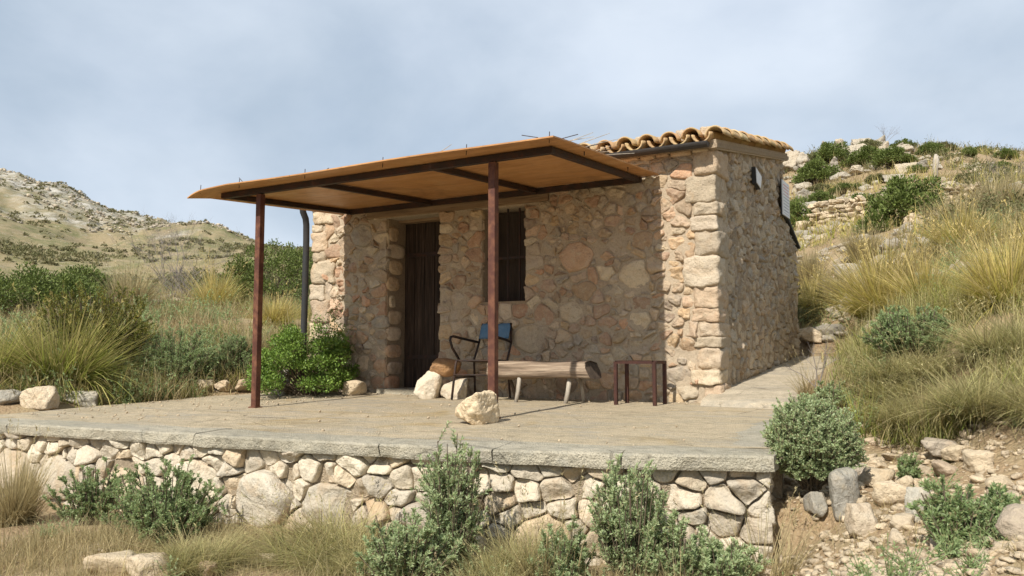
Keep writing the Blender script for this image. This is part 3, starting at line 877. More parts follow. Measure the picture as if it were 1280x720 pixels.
# quoins at both corners: coursed blocks wrapping round
def quoin_blocks(side, rng):
    z = -0.04; k = 0; out = []
    while z < 2.5:
        h = rng.choice([0.1, 0.15, 0.2, 0.27]) * rng.uniform(0.9, 1.12)
        if z + h > 2.42: h = 2.55 - z
        wl = (rng.uniform(0.26, 0.42) if k % 2 else rng.uniform(0.16, 0.26)); dl = (rng.uniform(0.2, 0.28) if k % 2 else rng.uniform(0.34, 0.46))
        out.append((z, z + h, wl, dl)); z += h; k += 1
    return out
rngq = np.random.default_rng(12)
QR = quoin_blocks(1, rngq); QL = quoin_blocks(-1, rngq)
def rounded_block(c, d, rng, nv=11, rough=0.024, pw=11.0):
    """a hewn stone: cube grid pulled toward a superellipsoid, with broken faces"""
    V = []; F = []; idx = {}
    def vid(i, j, k):
        if (i, j, k) not in idx:
            idx[(i, j, k)] = len(V); V.append([2 * i / nv - 1, 2 * j / nv - 1, 2 * k / nv - 1])
        return idx[(i, j, k)]
    for a in range(nv):
        for b in range(nv):
            F.append((vid(0, a, b), vid(0, a, b + 1), vid(0, a + 1, b + 1), vid(0, a + 1, b)))
            F.append((vid(nv, a, b), vid(nv, a + 1, b), vid(nv, a + 1, b + 1), vid(nv, a, b + 1)))
            F.append((vid(a, 0, b), vid(a + 1, 0, b), vid(a + 1, 0, b + 1), vid(a, 0, b + 1)))
            F.append((vid(a, nv, b), vid(a, nv, b + 1), vid(a + 1, nv, b + 1), vid(a + 1, nv, b)))
            F.append((vid(a, b, 0), vid(a, b + 1, 0), vid(a + 1, b + 1, 0), vid(a + 1, b, 0)))
            F.append((vid(a, b, nv), vid(a + 1, b, nv), vid(a + 1, b + 1, nv), vid(a, b + 1, nv)))
    V = np.array(V)
    r = (np.abs(V) ** pw).sum(1) ** (1 / pw)
    V = V / r[:, None] * (0.35 * np.max(np.abs(V), axis=1) / np.max(np.abs(V), axis=1) + 0.65)[:, None]
    V = V * np.array(d) / 2
    nr = V / np.linalg.norm(V, axis=1)[:, None]
    sd = int(rng.integers(1, 9999))
    V = V + nr * (rough * fbm(V * 6 + sd, sd, 3) + rough * 0.6 * fbm(V * 17 + sd, sd + 3, 3))[:, None]
    return V + np.array(c), F
for xq in (-0.15, HX0 + 0.15):
    MB().box((xq, 0.2, 1.24), (0.298, 0.39, 2.6)).build('corner_mortar', M['mortar'], hut)
for (z0, z1, wl, dl) in QR:
    V, F = rounded_block((-wl / 2 + 0.016 + rngq.uniform(-0.008, 0.01), dl / 2 - 0.022 + rngq.uniform(-0.006, 0.006), (z0 + z1) / 2), (wl + 0.0, dl + 0.02, z1 - z0 - 0.002), rngq)
    obj('quoin', V, F, M['quoin'], front)
for (z0, z1, wl, dl) in QL:
    V, F = rounded_block((HX0 + wl / 2 - 0.015 + rngq.uniform(-0.008, 0.01), dl / 2 - 0.022 + rngq.uniform(-0.006, 0.006), (z0 + z1) / 2), (wl + 0.0, dl + 0.02, z1 - z0 - 0.002), rngq)
    obj('quoin', V, F, M['quoin'], front)
def front_stones():
    rng = np.random.default_rng(5)
    sites = []; wts = []
    g = 1.2
    def blocked(x, z, m=0.0):
        if DX0 - m < x < DX1 + m and z < DZ1 + 0.1: return True
        if WX0 - m < x < WX1 + m and WZ0 - 0.05 < z < WZ1 + 0.1: return True
        for z0, z1, wl, dl in QR:
            if z0 <= z < z1 and x > -wl - 0.03: return True
        for z0, z1, wl, dl in QL:
            if z0 <= z < z1 and x < HX0 + wl + 0.03: return True
        return False
    # toothed jambs beside the openings
    def jamb(x, sgn, za, zb):
        z = za
        while z < zb - 0.05:
            h = min(rng.uniform(0.15, 0.26), zb - z)
            sites.append((x + sgn * rng.uniform(0.09, 0.13), (z + h / 2))); wts.append(0.004); z += h
    jamb(DX0, -1, 0, DZ1); jamb(DX1, 1, 0, DZ1); jamb(WX0, -1, WZ0 - 0.1, WZ1); jamb(WX1, 1, WZ0 - 0.1, WZ1)
    for _ in range(14000):
        x, z = rng.uniform(HX0, 0), rng.uniform(0, 2.53)
        r = rng.choice([0.08, 0.13, 0.19, 0.28], p=[0.10, 0.25, 0.35, 0.30])
        if z > 2.18: r = 0.12
        if blocked(x, z, 0.06): continue
        if all((x - a) ** 2 + ((z - b) * g) ** 2 > r * r for a, b in sites):
            sites.append((x, z)); wts.append(rng.uniform(0, 0.5) * r * r)
    cells = voronoi([(a, b * g) for a, b in sites], wts, (HX0 + 0.2, -0.2, -0.05, 2.54 * g))
    n = 0
    for (sx, sz), poly in zip(sites, cells):
        if len(poly) < 3: continue
        poly = [(a, b / g) for a, b in poly]
        # trim at openings and quoins
        if sz < DZ1 + 0.03:
            if sx <= DX0: poly = clip_poly(poly, (1, 0), DX0 + 0.02 + rng.uniform(-0.01, 0.02))
            elif sx >= DX1 and sx < WX0: poly = clip_poly(poly, (-1, 0), -(DX1 - 0.02 - rng.uniform(-0.01, 0.02)))
        if WZ0 - 0.1 < sz < WZ1 + 0.03:
            if DX1 < sx <= WX0: poly = clip_poly(poly, (1, 0), WX0 + 0.012)
            elif sx >= WX1: poly = clip_poly(poly, (-1, 0), -(WX1 - 0.012))
        if WX0 < sx < WX1 and sz < WZ0: poly = clip_poly(poly, (0, 1), WZ0)
        if sz > DZ1 and DX0 - .1 < sx < WX1 + .3: poly = clip_poly(poly, (0, -1), -2.29)
        elif DX0 - .1 < sx < WX1 + .3: poly = clip_poly(poly, (0, 1), 2.20)
        for z0, z1, wl, dl in QR:
            if z0 <= sz < z1: poly = clip_poly(poly, (1, 0), -wl + 0.015)
        for z0, z1, wl, dl in QL:
            if z0 <= sz < z1: poly = clip_poly(poly, (-1, 0), -(HX0 + wl - 0.015))
        if len(poly) < 3: continue
        poly = inset(poly, rng.uniform(0.003, 0.016))
        if len(poly) < 3 or abs(area_c(poly)[0]) < 0.002: continue
        if sx > -0.75 or sx < -4.6: bl, pr = 0.03, 0.0
        else: bl, pr = 0.026, 0.0
        pr = rng.uniform(-0.016, 0.007)
        c, V, F = cobble(poly, rng, 0.05, bl * rng.uniform(0.6, 1.4), 30, 0.6, 0.25, pr, 0.5, facets=3, it=1, rag=0.004, warp=(0.030, 8.0, 61))
        W = np.c_[V[:, 0] + c[0], -V[:, 2], V[:, 1] + c[1]]
        obj('stone', W, F, M['wall_stone'] if rng.random() > (0.75 if (sx > -0.75 or sx < -4.7) else 0.07) or True else M['quoin'], front, origin=(c[0], 0, c[1]))
        n += 1
    return n
NST = front_stones()
print('front stones', NST)

# side wall, back wall, left wall: mortar mass with joined rubble
side = MB()
def side_poly(x, th):
    P = [(0.0, -0.1), (4.0, -0.1), (4.0, 2.0), (3.27, 2.31), (3.25, 3.13), (0.0, 2.55)]
    n = len(P)
    V = [(x, y, z) for y, z in P] + [(x - th, y, z) for y, z in P]
    return V, [tuple(range(n)), tuple(range(2 * n - 1, n - 1, -1))] + [(i, n + i, n + (i + 1) % n, (i + 1) % n) for i in range(n)]
V, F = side_poly(-0.012, 0.4); V = [(x, max(y, 0.46), z) if False else (x, y + (0.01 if y < 0.01 else 0), z) for x, y, z in V]
sw = obj('side_wall', np.array(V), F, M['side_mortar'], hut, smooth=False)
def side_rubble():
    rng = np.random.default_rng(9); sites = []; wts = []
    for _ in range(9000):
        y, z = rng.uniform(0.0, 4.0), rng.uniform(0.0, 3.15)
        top = 2.55 + 0.178 * y if y < 3.25 else 2.31 - 0.42 * (y - 3.25)
        if z > top or z < 0.08 * y: continue
        if any(z0 <= z < z1 and y < dl + 0.02 for z0, z1, wl, dl in QR): continue
        r = rng.choice([0.08, 0.12, 0.18, 0.24])
        if all((y - a) ** 2 + (z - b) ** 2 > r * r for a, b in sites): sites.append((y, z)); wts.append(rng.uniform(0, 0.006))
    VV = []; FF = []; off = 0
    for (sy, sz), poly in zip(sites, voronoi(sites, wts, (0.02, 4.02, 0, 3.2))):
        if len(poly) < 3: continue
        poly = clip_poly(poly, (-0.178, 1), 2.55) if sy < 3.25 else clip_poly(poly, (0.42, 1), 2.31 + 0.42 * 3.25)
        if sy < 3.25 and sz > 2.3: poly = clip_poly(poly, (1, 0), 3.25)
        for z0, z1, wl, dl in QR:
            if z0 <= sz < z1: poly = clip_poly(poly, (-1, 0), -dl + 0.03)
        if len(poly) < 3: continue
        poly = inset(poly, 0.006)
        if len(poly) < 3 or abs(area_c(poly)[0]) < 0.001: continue
        c, V, F = cobble(poly, rng, 0.05, rng.uniform(0.012, 0.032), 18, 0.7, 0.25, rng.uniform(-0.012, 0.008), 0.6, facets=3, it=1, rag=0.006, warp=(0.03, 9.0, 67))
        VV.append(np.c_[V[:, 2] - 0.012, V[:, 0] + c[0], V[:, 1] + c[1]]); FF.append(F + off); off += len(V)
    o = obj('side_rubble', np.vstack(VV), np.vstack(FF), M['side_stone'], sw)
    tag(o, kind='stuff')
side_rubble()
MB().box((-5.2, 1.86, 1.2), (0.42, 2.76, 2.6)).build('left_wall', M['side_mortar'], hut)
MB().box((-2.7, 3.02, 1.5), (4.5, 0.4, 3.2)).build('back_wall', M['side_mortar'], hut)
MB().box((-2.9, 3.6, 0.95), (4.6, 0.75, 2.1)).build('rear_annex', M['side_mortar'], hut)
mb = MB(); mb.beam((-0.01, 3.24, 2.345), (-0.01, 4.06, 2.0), 0.1, 0.035)
mb.build('flashing', M['dark'], hut)
# door: reveals, threshold, frame and planks
mb = MB()
mb.box((DX0 - 0.02 + 0.015, 0.235, 1.05), (0.05, 0.42, 2.3)); mb.box((DX1 + 0.02 - 0.015, 0.235, 1.05), (0.05, 0.42, 2.3))
rv = mb.build('door_reveal', M['plaster'], hut)
rngd = np.random.default_rng(31)
for z in np.arange(0.02, 2.1, 0.21):           # stones showing in the left reveal
    h = rngd.uniform(0.15, 0.2); y0 = rngd.uniform(0.0, 0.05); y1 = rngd.uniform(0.16, 0.34)
    c, V, F = cobble([(y0, z), (y1, z), (y1, z + h), (y0, z + h)], rngd, 0.03, 0.025, 14, 0.5, 0.18, 0, 0.3)
    obj('stone', np.c_[DX0 + 0.022 + V[:, 2], V[:, 0] + c[0], V[:, 1] + c[1]], F, M['wall_stone'], rv)
mb = MB(); mb.box(((DX0 + DX1) / 2, 0.13, 0.02), (DX1 - DX0 + 0.06, 0.5, 0.085), 0.01)
mb.build('threshold', M['coping'], hut)
door = MB().box(((DX0 + DX1) / 2, 0.40, 1.12), (DX1 - DX0, 0.03, 2.16)).build('door', M['door'], hut)
npl = 5; pw = (DX1 - DX0 - 0.06) / npl
for k in range(npl):
    mb = MB(); mb.box((DX0 + 0.03 + pw * (k + 0.5), 0.372 + 0.003 * (k % 2), 1.11), (pw - 0.006, 0.026, 2.1), 0.003)
    mb.build('plank', M['door'], door)
mb = MB(); mb.box((DX1 - 0.12, 0.35, 1.05), (0.025, 0.02, 0.14)); mb.box((DX1 - 0.12, 0.325, 1.06), (0.018, 0.05, 0.018)); mb.build('latch', M['steel'], door)
for zz in (0.45, 1.75):
    mb = MB(); mb.box(((DX0 + DX1) / 2 - 0.06, 0.352, zz), (0.56, 0.012, 0.05)); mb.build('hinge_strap', M['steel'], door)
# lintels
mb = MB(); mb.box((-3.2, 0.11, 2.245), (2.62, 0.27, 0.095), 0.008)
lt = mb.build('lintel', M['lintel'], hut)
mb = MB(); mb.box(((DX0 + DX1) / 2, 0.33, 2.2), (DX1 - DX0 + 0.02, 0.2, 0.08), 0.006); mb.build('door_head', M['lintel'], hut)
# window
mb = MB()
mb.box((WX0 - 0.005, 0.2, (WZ0 + WZ1) / 2), (0.03, 0.36, WZ1 - WZ0)); mb.box((WX1 + 0.005, 0.2, (WZ0 + WZ1) / 2), (0.03, 0.36, WZ1 - WZ0)); mb.box(((WX0 + WX1) / 2, 0.17, WZ0 - 0.005), (WX1 - WX0, 0.34, 0.05))
win = mb.build('window', M['plaster'], hut)
for k in range(4):
    wv = (WX1 - WX0 - 0.04) / 4
    mb = MB(); mb.box((WX0 + 0.02 + wv * (k + 0.5), 0.30 + 0.001 * (k % 2), (WZ0 + WZ1) / 2), (wv - 0.001, 0.02, WZ1 - WZ0 - 0.02))
    mb.build('interior_shade_board', M['window_shade'], win)  # plain dark backing behind the bars, standing in for the unlit interior
for x in (-2.64, -2.485, -2.33):
    mb = MB(); mb.tube([(x, 0.11, WZ0), (x, 0.11, WZ1)], 0.013, 8); mb.build('bar', M['steel'], win)
mb = MB(); mb.beam((WX0, 0.11, 1.60), (WX1, 0.11, 1.60), 0.012, 0.028); mb.build('bar', M['steel'], win)

# roof: deck, barrel tiles, gutter, downpipe
RS = 0.172                                       # roof pitch
def rz_(y): return 2.60 + RS * y
roof = MB()
Vr = []
for x in (HX0 - 0.06, 0.05):
    for y in (-0.1, 3.38):
        Vr += [(x, y, rz_(y)), (x, y, rz_(y) - 0.045)]
roof.add(Vr, [(0, 2, 6, 4), (1, 5, 7, 3), (0, 4, 5, 1), (2, 3, 7, 6), (0, 1, 3, 2), (4, 6, 7, 5)])
roof_o = roof.build('roof', M['side_mortar'], hut)
def barrel(L, r0, r1, up, th=0.013, n=10):
    V = []; F = []
    ns = 4
    for s0 in range(ns + 1):
        t = s0 / ns; r = r0 + (r1 - r0) * t
        for rr in (r, r - th):
            for k in range(n + 1):
                q = math.pi * k / n
                V.append((math.cos(q) * rr, L * t, (math.sin(q) * rr if up else r - math.sin(q) * rr)))
    m = 2 * (n + 1)
    for s0 in range(ns):
        b = s0 * m
        for k in range(n):
            F.append((b + k, b + k + 1, b + m + k + 1, b + m + k))
            F.append((b + n + 1 + k, b + m + n + 1 + k, b + m + n + 2 + k, b + n + 2 + k))
        F.append((b, b + m, b + m + n + 1, b + n + 1)); F.append((b + n, b + 2 * n + 1, b + m + 2 * n + 1, b + m + n))
    for b in (0, ns * m):
        for k in range(n): F.append((b + k, b + n + 1 + k, b + n + 2 + k, b + k + 1))
    return np.array(V), F
pitch_x = 0.236; TL = 0.44; step = 0.345
cov_V, cov_F = barrel(TL, 0.102, 0.088, True, 0.016); pan_V, pan_F = barrel(TL, 0.098, 0.112, False, 0.016)
cov_me = raw_mesh('roof_tile', cov_V, cov_F, M['tile']); pan_me = raw_mesh('roof_tile', pan_V, pan_F, M['tile'])
rngt = np.random.default_rng(3)
ncol = int((0.05 - HX0) / pitch_x); nrow = 10
rest_V = []; rest_F = []; off = 0
def put_tile(me, V0, F0, x, y, z, single):
    global off
    ry = rngt.normal(0, 0.025); rr = rngt.normal(0, 0.012); dz = rngt.normal(0, 0.004)
    tiltx = math.atan(RS) - 0.035 + rngt.normal(0, 0.006)
    if single:
        o = bpy.data.objects.new('roof_tile', me); link(o, roof_o, (x, y, z + dz)); o.rotation_euler = (tiltx, ry, rr)
    else:
        V = np.array(V0); c, s0 = math.cos(tiltx), math.sin(tiltx)
        V = np.c_[V[:, 0], V[:, 1] * c - V[:, 2] * s0, V[:, 1] * s0 + V[:, 2] * c] + np.array([x, y, z + dz])
        rest_V.append(V); rest_F.extend([tuple(i + off for i in f) for f in F0]); off += len(V)
for cidx in range(ncol + 1):
    xc = 0.035 - cidx * pitch_x
    for r in range(nrow):
        y = -0.16 + r * step
        if y > 3.2: break
        single = cidx < 9 or (r < 2)
        put_tile(cov_me, cov_V, cov_F, xc, y + rngt.normal(0, 0.012), rz_(y) + 0.068 + 0.012, single)
        if cidx < ncol: put_tile(pan_me, pan_V, pan_F, xc - pitch_x / 2, y + rngt.normal(0, 0.01) - 0.015, rz_(y) + 0.012, single and r < 3)
if rest_V:
    o = obj('roof_tiles_beyond', np.vstack(rest_V), rest_F, M['tile'], roof_o, origin=(-3, 1.5, 2.8)); tag(o, kind='stuff')
# mortar lumps bedding the eaves tiles, and under the verge
for k in range(8):
    V, F = rock_verts(300 + k, (0.16, 0.14, 0.15), 3, 9, 0.08)
    V = V + np.array([-0.08 - k * pitch_x + rngt.normal(0, 0.015), 0.02 + rngt.uniform(-0.02, 0.05), rz_(0) + 0.07])
    obj('mortar_lump', V, F, M['quoin'], roof_o)
mb = MB(); mb.beam((0.0, -0.08, rz_(-0.08) - 0.01), (0.0, 3.36, rz_(3.36) - 0.01), 0.075, 0.10); mb.build('verge', M['mortar'], roof_o)
# slabs tucked under the eave
x = -0.05
while x > -5.3:
    wd = rngt.uniform(0.15, 0.34)
    V, F = rounded_block((x - wd / 2, 0.05, 2.555), (wd * 0.93, 0.2, rngt.uniform(0.05, 0.085)), rngt, 5, 0.01)
    obj('eave_stone', V, F, M['quoin'], front)
    x -= wd
# gutter: half-round trough with lip, end caps and brackets
V = []; F = []; n = 10
for x in (HX0 - 0.1, -0.015):
    for rr in (0.055, 0.05):
        for k in range(n + 1):
            q = math.pi + math.pi * k / n
            V.append((x, -0.185 + math.cos(q) * rr, 2.585 + math.sin(q) * rr))
m = 2 * (n + 1)
for k in range(n):
    F += [(k, k + 1, m + k + 1, m + k), (n + 1 + k, m + n + 1 + k, m + n + 2 + k, n + 2 + k)]
F += [(0, m, m + n + 1, n + 1), (n, 2 * n + 1, m + 2 * n + 1, m + n)]
for b in (0, m): F.append(tuple(b + k for k in range(n + 1)))
gut = obj('gutter', np.array(V), F, M['gutter'], hut, smooth=False)
for x in np.arange(-5.2, 0, 0.62):
    mb = MB(); mb.beam((x, -0.13, 2.578), (x, 0.03, 2.575), 0.025, 0.006); mb.build('gutter_bracket', M['gutter'], gut)
mb = MB(); mb.tube([(-5.47, -0.18, 2.56), (-5.47, -0.18, 2.44), (-5.475, -0.16, 2.36), (-5.485, -0.10, 2.28), (-5.50, -0.07, 2.2), (-5.50, -0.065, 2.0), (-5.505, -0.065, 1.2), (-5.52, -0.065, 0.35), (-5.53, -0.09, 0.2)], 0.042, 12)
mb.build('downpipe', M['pipe'], hut, smooth=True)

# notices on the side wall
sg = thing('notice_sign', (0.045, 3.04, 2.29), 'white printed notice with red heading near the back of the side wall', 'sign')
MB().box((0.062, 3.045, 2.53), (0.012, 0.42, 0.46)).build('notice_sheet', M['sign'], sg)
MB().box((0.05, 3.045, 2.53), (0.012, 0.44, 0.48)).build('backing', M['dark'], sg)
pq = thing('wall_plaque', (0.06, 1.52, 2.43), 'small white diamond plaque with dark edge high on the side wall', 'plaque')
mb = MB(); P4 = [(1.40, 2.63), (1.66, 2.57), (1.60, 2.42), (1.42, 2.46)]
mb.add([(0.075, y, z) for y, z in P4] + [(0.068, y, z) for y, z in P4], [(0, 3, 2, 1), (4, 5, 6, 7), (0, 1, 5, 4), (1, 2, 6, 5), (2, 3, 7, 6), (3, 0, 4, 7)]); mb.build('face', M['white'], pq)
mb = MB(); P4 = [(1.39, 2.64), (1.67, 2.58), (1.61, 2.41), (1.41, 2.45)]
mb.add([(0.066, y, z) for y, z in P4] + [(0.02, y, z) for y, z in P4], [(0, 3, 2, 1), (4, 5, 6, 7), (0, 1, 5, 4), (1, 2, 6, 5), (2, 3, 7, 6), (3, 0, 4, 7)]); mb.build('rim', M['dark'], pq)

# ------------------------------------------------------------------ porch canopy
can = thing('porch_canopy', (-2.75, -2.09, fz(-2.09)), 'brown board porch canopy on dark steel frame with two posts', 'canopy')
YF, YB = -2.09, -0.09; ZF, ZB = 2.175, 2.30
XL, XR = -4.72, -0.79
def zc(y): return ZF + (ZB - ZF) * (y - YF) / (YB - YF)
bev = 0.0
MB().beam((XL - 0.03, YF, ZF), (XR + 0.03, YF, ZF), 0.055, 0.056).build('beam', M['steel'], can)
MB().beam((XL - 0.03, YB, ZB), (XR + 0.03, YB, ZB), 0.055, 0.056).build('beam', M['steel'], can)
for x in (XL, -3.43, -2.0, XR):
    MB().beam((x, YF + 0.03, zc(YF + 0.03) + 0.001), (x, YB - 0.03, zc(YB - 0.03) + 0.001), 0.05, 0.05).build('rafter', M['steel'], can)
for x in (-4.18, -1.345):
    zb = fz(YF) - 0.02
    MB().box((x, YF, (zb + ZF - 0.034) / 2), (0.068, 0.068, ZF - 0.034 - zb), 0.004).build('post', M['post'], can)
    MB().box((x, YF, fz(YF) + 0.008), (0.10, 0.10, 0.012)).build('foot_plate', M['post'], can)
seams = [-4.9, -3.43, -2.0, -0.585]
for a, b in zip(seams[:-1], seams[1:]):
    nx, ny = 24, 16; V = []; F = []
    for lay in (0, 1):
        for i in range(nx + 1):
            for j in range(ny + 1):
                x = a + 0.002 + (b - a - 0.004) * i / nx; y = -2.43 + (-0.03 + 2.43) * j / ny
                z = zc(y) + 0.036 + 0.012 * lay
                dl = max(0, -4.66 - x); z -= 0.9 * dl ** 2 + 0.0
                if y < -2.15: z += 0.006 * math.sin(x * 2.3) * (-2.15 - y) / 0.28 - 0.10 * max(0, -4.3 - x) * (-2.15 - y) / 0.28 * 0.6
                V.append((x, y, z))
    m = (nx + 1) * (ny + 1)
    q = lambda l, i, j: l * m + i * (ny + 1) + j
    for i in range(nx):
        for j in range(ny):
            F += [(q(0, i, j), q(0, i, j + 1), q(0, i + 1, j + 1), q(0, i + 1, j)), (q(1, i, j), q(1, i + 1, j), q(1, i + 1, j + 1), q(1, i, j + 1))]
    for i in range(nx): F += [(q(0, i, 0), q(0, i + 1, 0), q(1, i + 1, 0), q(1, i, 0)), (q(0, i, ny), q(1, i, ny), q(1, i + 1, ny), q(0, i + 1, ny))]
    for j in range(ny): F += [(q(0, 0, j), q(1, 0, j), q(1, 0, j + 1), q(0, 0, j + 1)), (q(0, nx, j), q(0, nx, j + 1), q(1, nx, j + 1), q(1, nx, j))]
    obj('roof_board', np.array(V), F, M['ply'], can, smooth=False)
# bolts poking through along the front and right edges
for x in (-4.78, -4.2, -3.3, -2.35, -1.45, -0.66):
    z = zc(-2.36) + 0.03
    MB().tube([(x, -2.36, z - 0.028), (x + 0.004, -2.36, z + 0.065)], 0.0035, 6).build('bolt', M['steel'], can)
for y in (-1.7, -0.7):
    z = zc(y) + 0.03
    MB().tube([(-0.66, y, z - 0.03), (-0.66, y, z + 0.05)], 0.005, 6).build('bolt', M['steel'], can)
for (x, y, l, az, el) in [(-4.15, -2.35, 0.13, 2.4, 0.5), (-0.75, -2.38, 0.18, 2.7, 0.25), (-0.68, -2.2, 0.2, 0.15, 0.12), (-0.7, -1.75, 0.2, 0.2, 0.1), (-0.7, -1.5, 0.22, 0.12, 0.08), (-0.72, -1.25, 0.2, 0.2, 0.05), (-3.0, -2.38, 0.1, 1.5, 0.15)]:
    z = zc(y) + 0.055
    MB().tube([(x, y, z), (x + l * math.cos(az) * math.cos(el), y + l * math.sin(az) * 0.2, z + l * math.sin(el))], 0.0035, 5).build('wire_end', M['steel'], can)

# dry brushwood lying on the canopy
bw = MB(); rb = random.Random(8)
for k in range(40):
    x = rb.uniform(-2.1, -0.8); y = rb.uniform(-2.3, -1.2); z = zc(y) + 0.055
    a = rb.uniform(-0.5, 0.5); L = rb.uniform(0.2, 0.6)
    bw.tube([(x, y, z), (x + L * 0.5 * math.cos(a), y + L * 0.5 * math.sin(a), z + rb.uniform(0.0, 0.04)), (x + L * math.cos(a), y + L * math.sin(a), z + rb.uniform(0, 0.06))], [0.005, 0.004, 0.002], 4)
tag(bw.build('brushwood', M['pale_wood']), 'thin dry twigs lying on top of the porch canopy', 'brushwood', kind='stuff')

# ------------------------------------------------------------------ chair
def build_chair(cx, cy, rz):
    z0 = fz(cy)
    root = thing('armchair', (cx, cy, z0), 'dark steel tube armchair with blue back board beside the door rocks', 'chair')
    def P(x, y, z):
        c, s0 = math.cos(rz), math.sin(rz)
        return (cx + x * c - y * s0, cy + x * s0 + y * c, z0 + z)
    wd, dp, sh = 0.215, 0.2, 0.43         # half width, half depth, seat height (front is -y)
    for s0 in (-1, 1):
        x = s0 * wd
        MB().tube([P(x * 1.05, -dp - 0.06, 0), P(x, -dp, sh - 0.05), P(x, -dp + 0.015, sh - 0.012), P(x, -dp + 0.06, sh)], 0.0135, 8).build('leg', M['chair_steel'], root, smooth=True)
        MB().tube([P(x * 1.05, dp + 0.04, 0), P(x, dp - 0.01, sh), P(x * 0.98, dp + 0.09, 0.62), P(x * 0.86, dp + 0.135, 0.845)], 0.0125, 8).build('leg', M['chair_steel'], root, smooth=True)
        MB().tube([P(x, dp + 0.085, 0.63), P(x * 1.12, dp - 0.1, 0.655), P(x * 1.16, -dp + 0.0, 0.69), P(x * 1.16, -dp - 0.05, 0.68), P(x * 1.15, -dp - 0.065, 0.645), P(x * 1.12, -dp - 0.03, 0.56), P(x * 1.05, -dp + 0.09, sh + 0.005)], 0.0145, 8).build('arm', M['chair_steel'], root, smooth=True)
        MB().tube([P(x * 1.02, -dp - 0.025, 0.24), P(x * 1.02, dp + 0.018, 0.24)], 0.009, 6).build('stretcher', M['chair_steel'], root, smooth=True)
    MB().tube([P(-wd * 1.02, -dp - 0.03, 0.27), P(wd * 1.02, -dp - 0.03, 0.27)], 0.009, 6).build('stretcher', M['chair_steel'], root, smooth=True)
    V = []; F = []; n = 10
    for l in (0, 1):
        for i in range(n + 1):
            for j in range(n + 1):
                u, v = -1 + 2 * i / n, -1 + 2 * j / n
                V.append(P(u * (wd - 0.005), v * dp + 0.02, sh - 0.012 + 0.016 * l - 0.018 * (1 - u * u) * (1 - v * v)))
    m = (n + 1) ** 2; q = lambda l, i, j: l * m + i * (n + 1) + j
    for i in range(n):
        for j in range(n): F += [(q(0, i, j), q(0, i, j + 1), q(0, i + 1, j + 1), q(0, i + 1, j)), (q(1, i, j), q(1, i + 1, j), q(1, i + 1, j + 1), q(1, i, j + 1))]
        F += [(q(0, i, 0), q(0, i + 1, 0), q(1, i + 1, 0), q(1, i, 0)), (q(0, i, n), q(1, i, n), q(1, i + 1, n), q(0, i + 1, n)), (q(0, 0, i), q(1, 0, i), q(1, 0, i + 1), q(0, 0, i + 1)), (q(0, n, i), q(0, n, i + 1), q(1, n, i + 1), q(1, n, i))]
    obj('seat', np.array(V), F, M['chair_steel'], root)
    V = []; F = []; n = 10; mI = 6; zlo, zhi = 0.67, 0.845
    for l in (0, 1):
        for i in range(n + 1):
            u = -1 + 2 * i / n
            for j in range(mI + 1):
                v = j / mI
                ht = (zhi - zlo) * v
                hw = wd * 0.86 * (1.0 if v < 0.75 else 1 - 0.10 * ((v - 0.75) / 0.25) ** 2) * 1.03
                V.append(P(u * hw, dp + 0.085 + 0.06 * v - 0.012 * l + 0.03 * (1 - u * u) - 0.016, zlo + ht))
    m = (n + 1) * (mI + 1); q = lambda l, i, j: l * m + i * (mI + 1) + j
    for i in range(n):
        for j in range(mI): F += [(q(0, i, j), q(0, i, j + 1), q(0, i + 1, j + 1), q(0, i + 1, j)), (q(1, i, j), q(1, i + 1, j), q(1, i + 1, j + 1), q(1, i, j + 1))]
    for i in range(n): F += [(q(0, i, 0), q(0, i + 1, 0), q(1, i + 1, 0), q(1, i, 0)), (q(0, i, mI), q(1, i, mI), q(1, i + 1, mI), q(0, i + 1, mI))]
    for j in range(mI): F += [(q(0, 0, j), q(1, 0, j), q(1, 0, j + 1), q(0, 0, j + 1)), (q(0, n, j), q(0, n, j + 1), q(1, n, j + 1), q(1, n, j))]
    obj('backrest', np.array(V), F, M['blue'], root)
build_chair(-2.54, -0.37, 0.03)

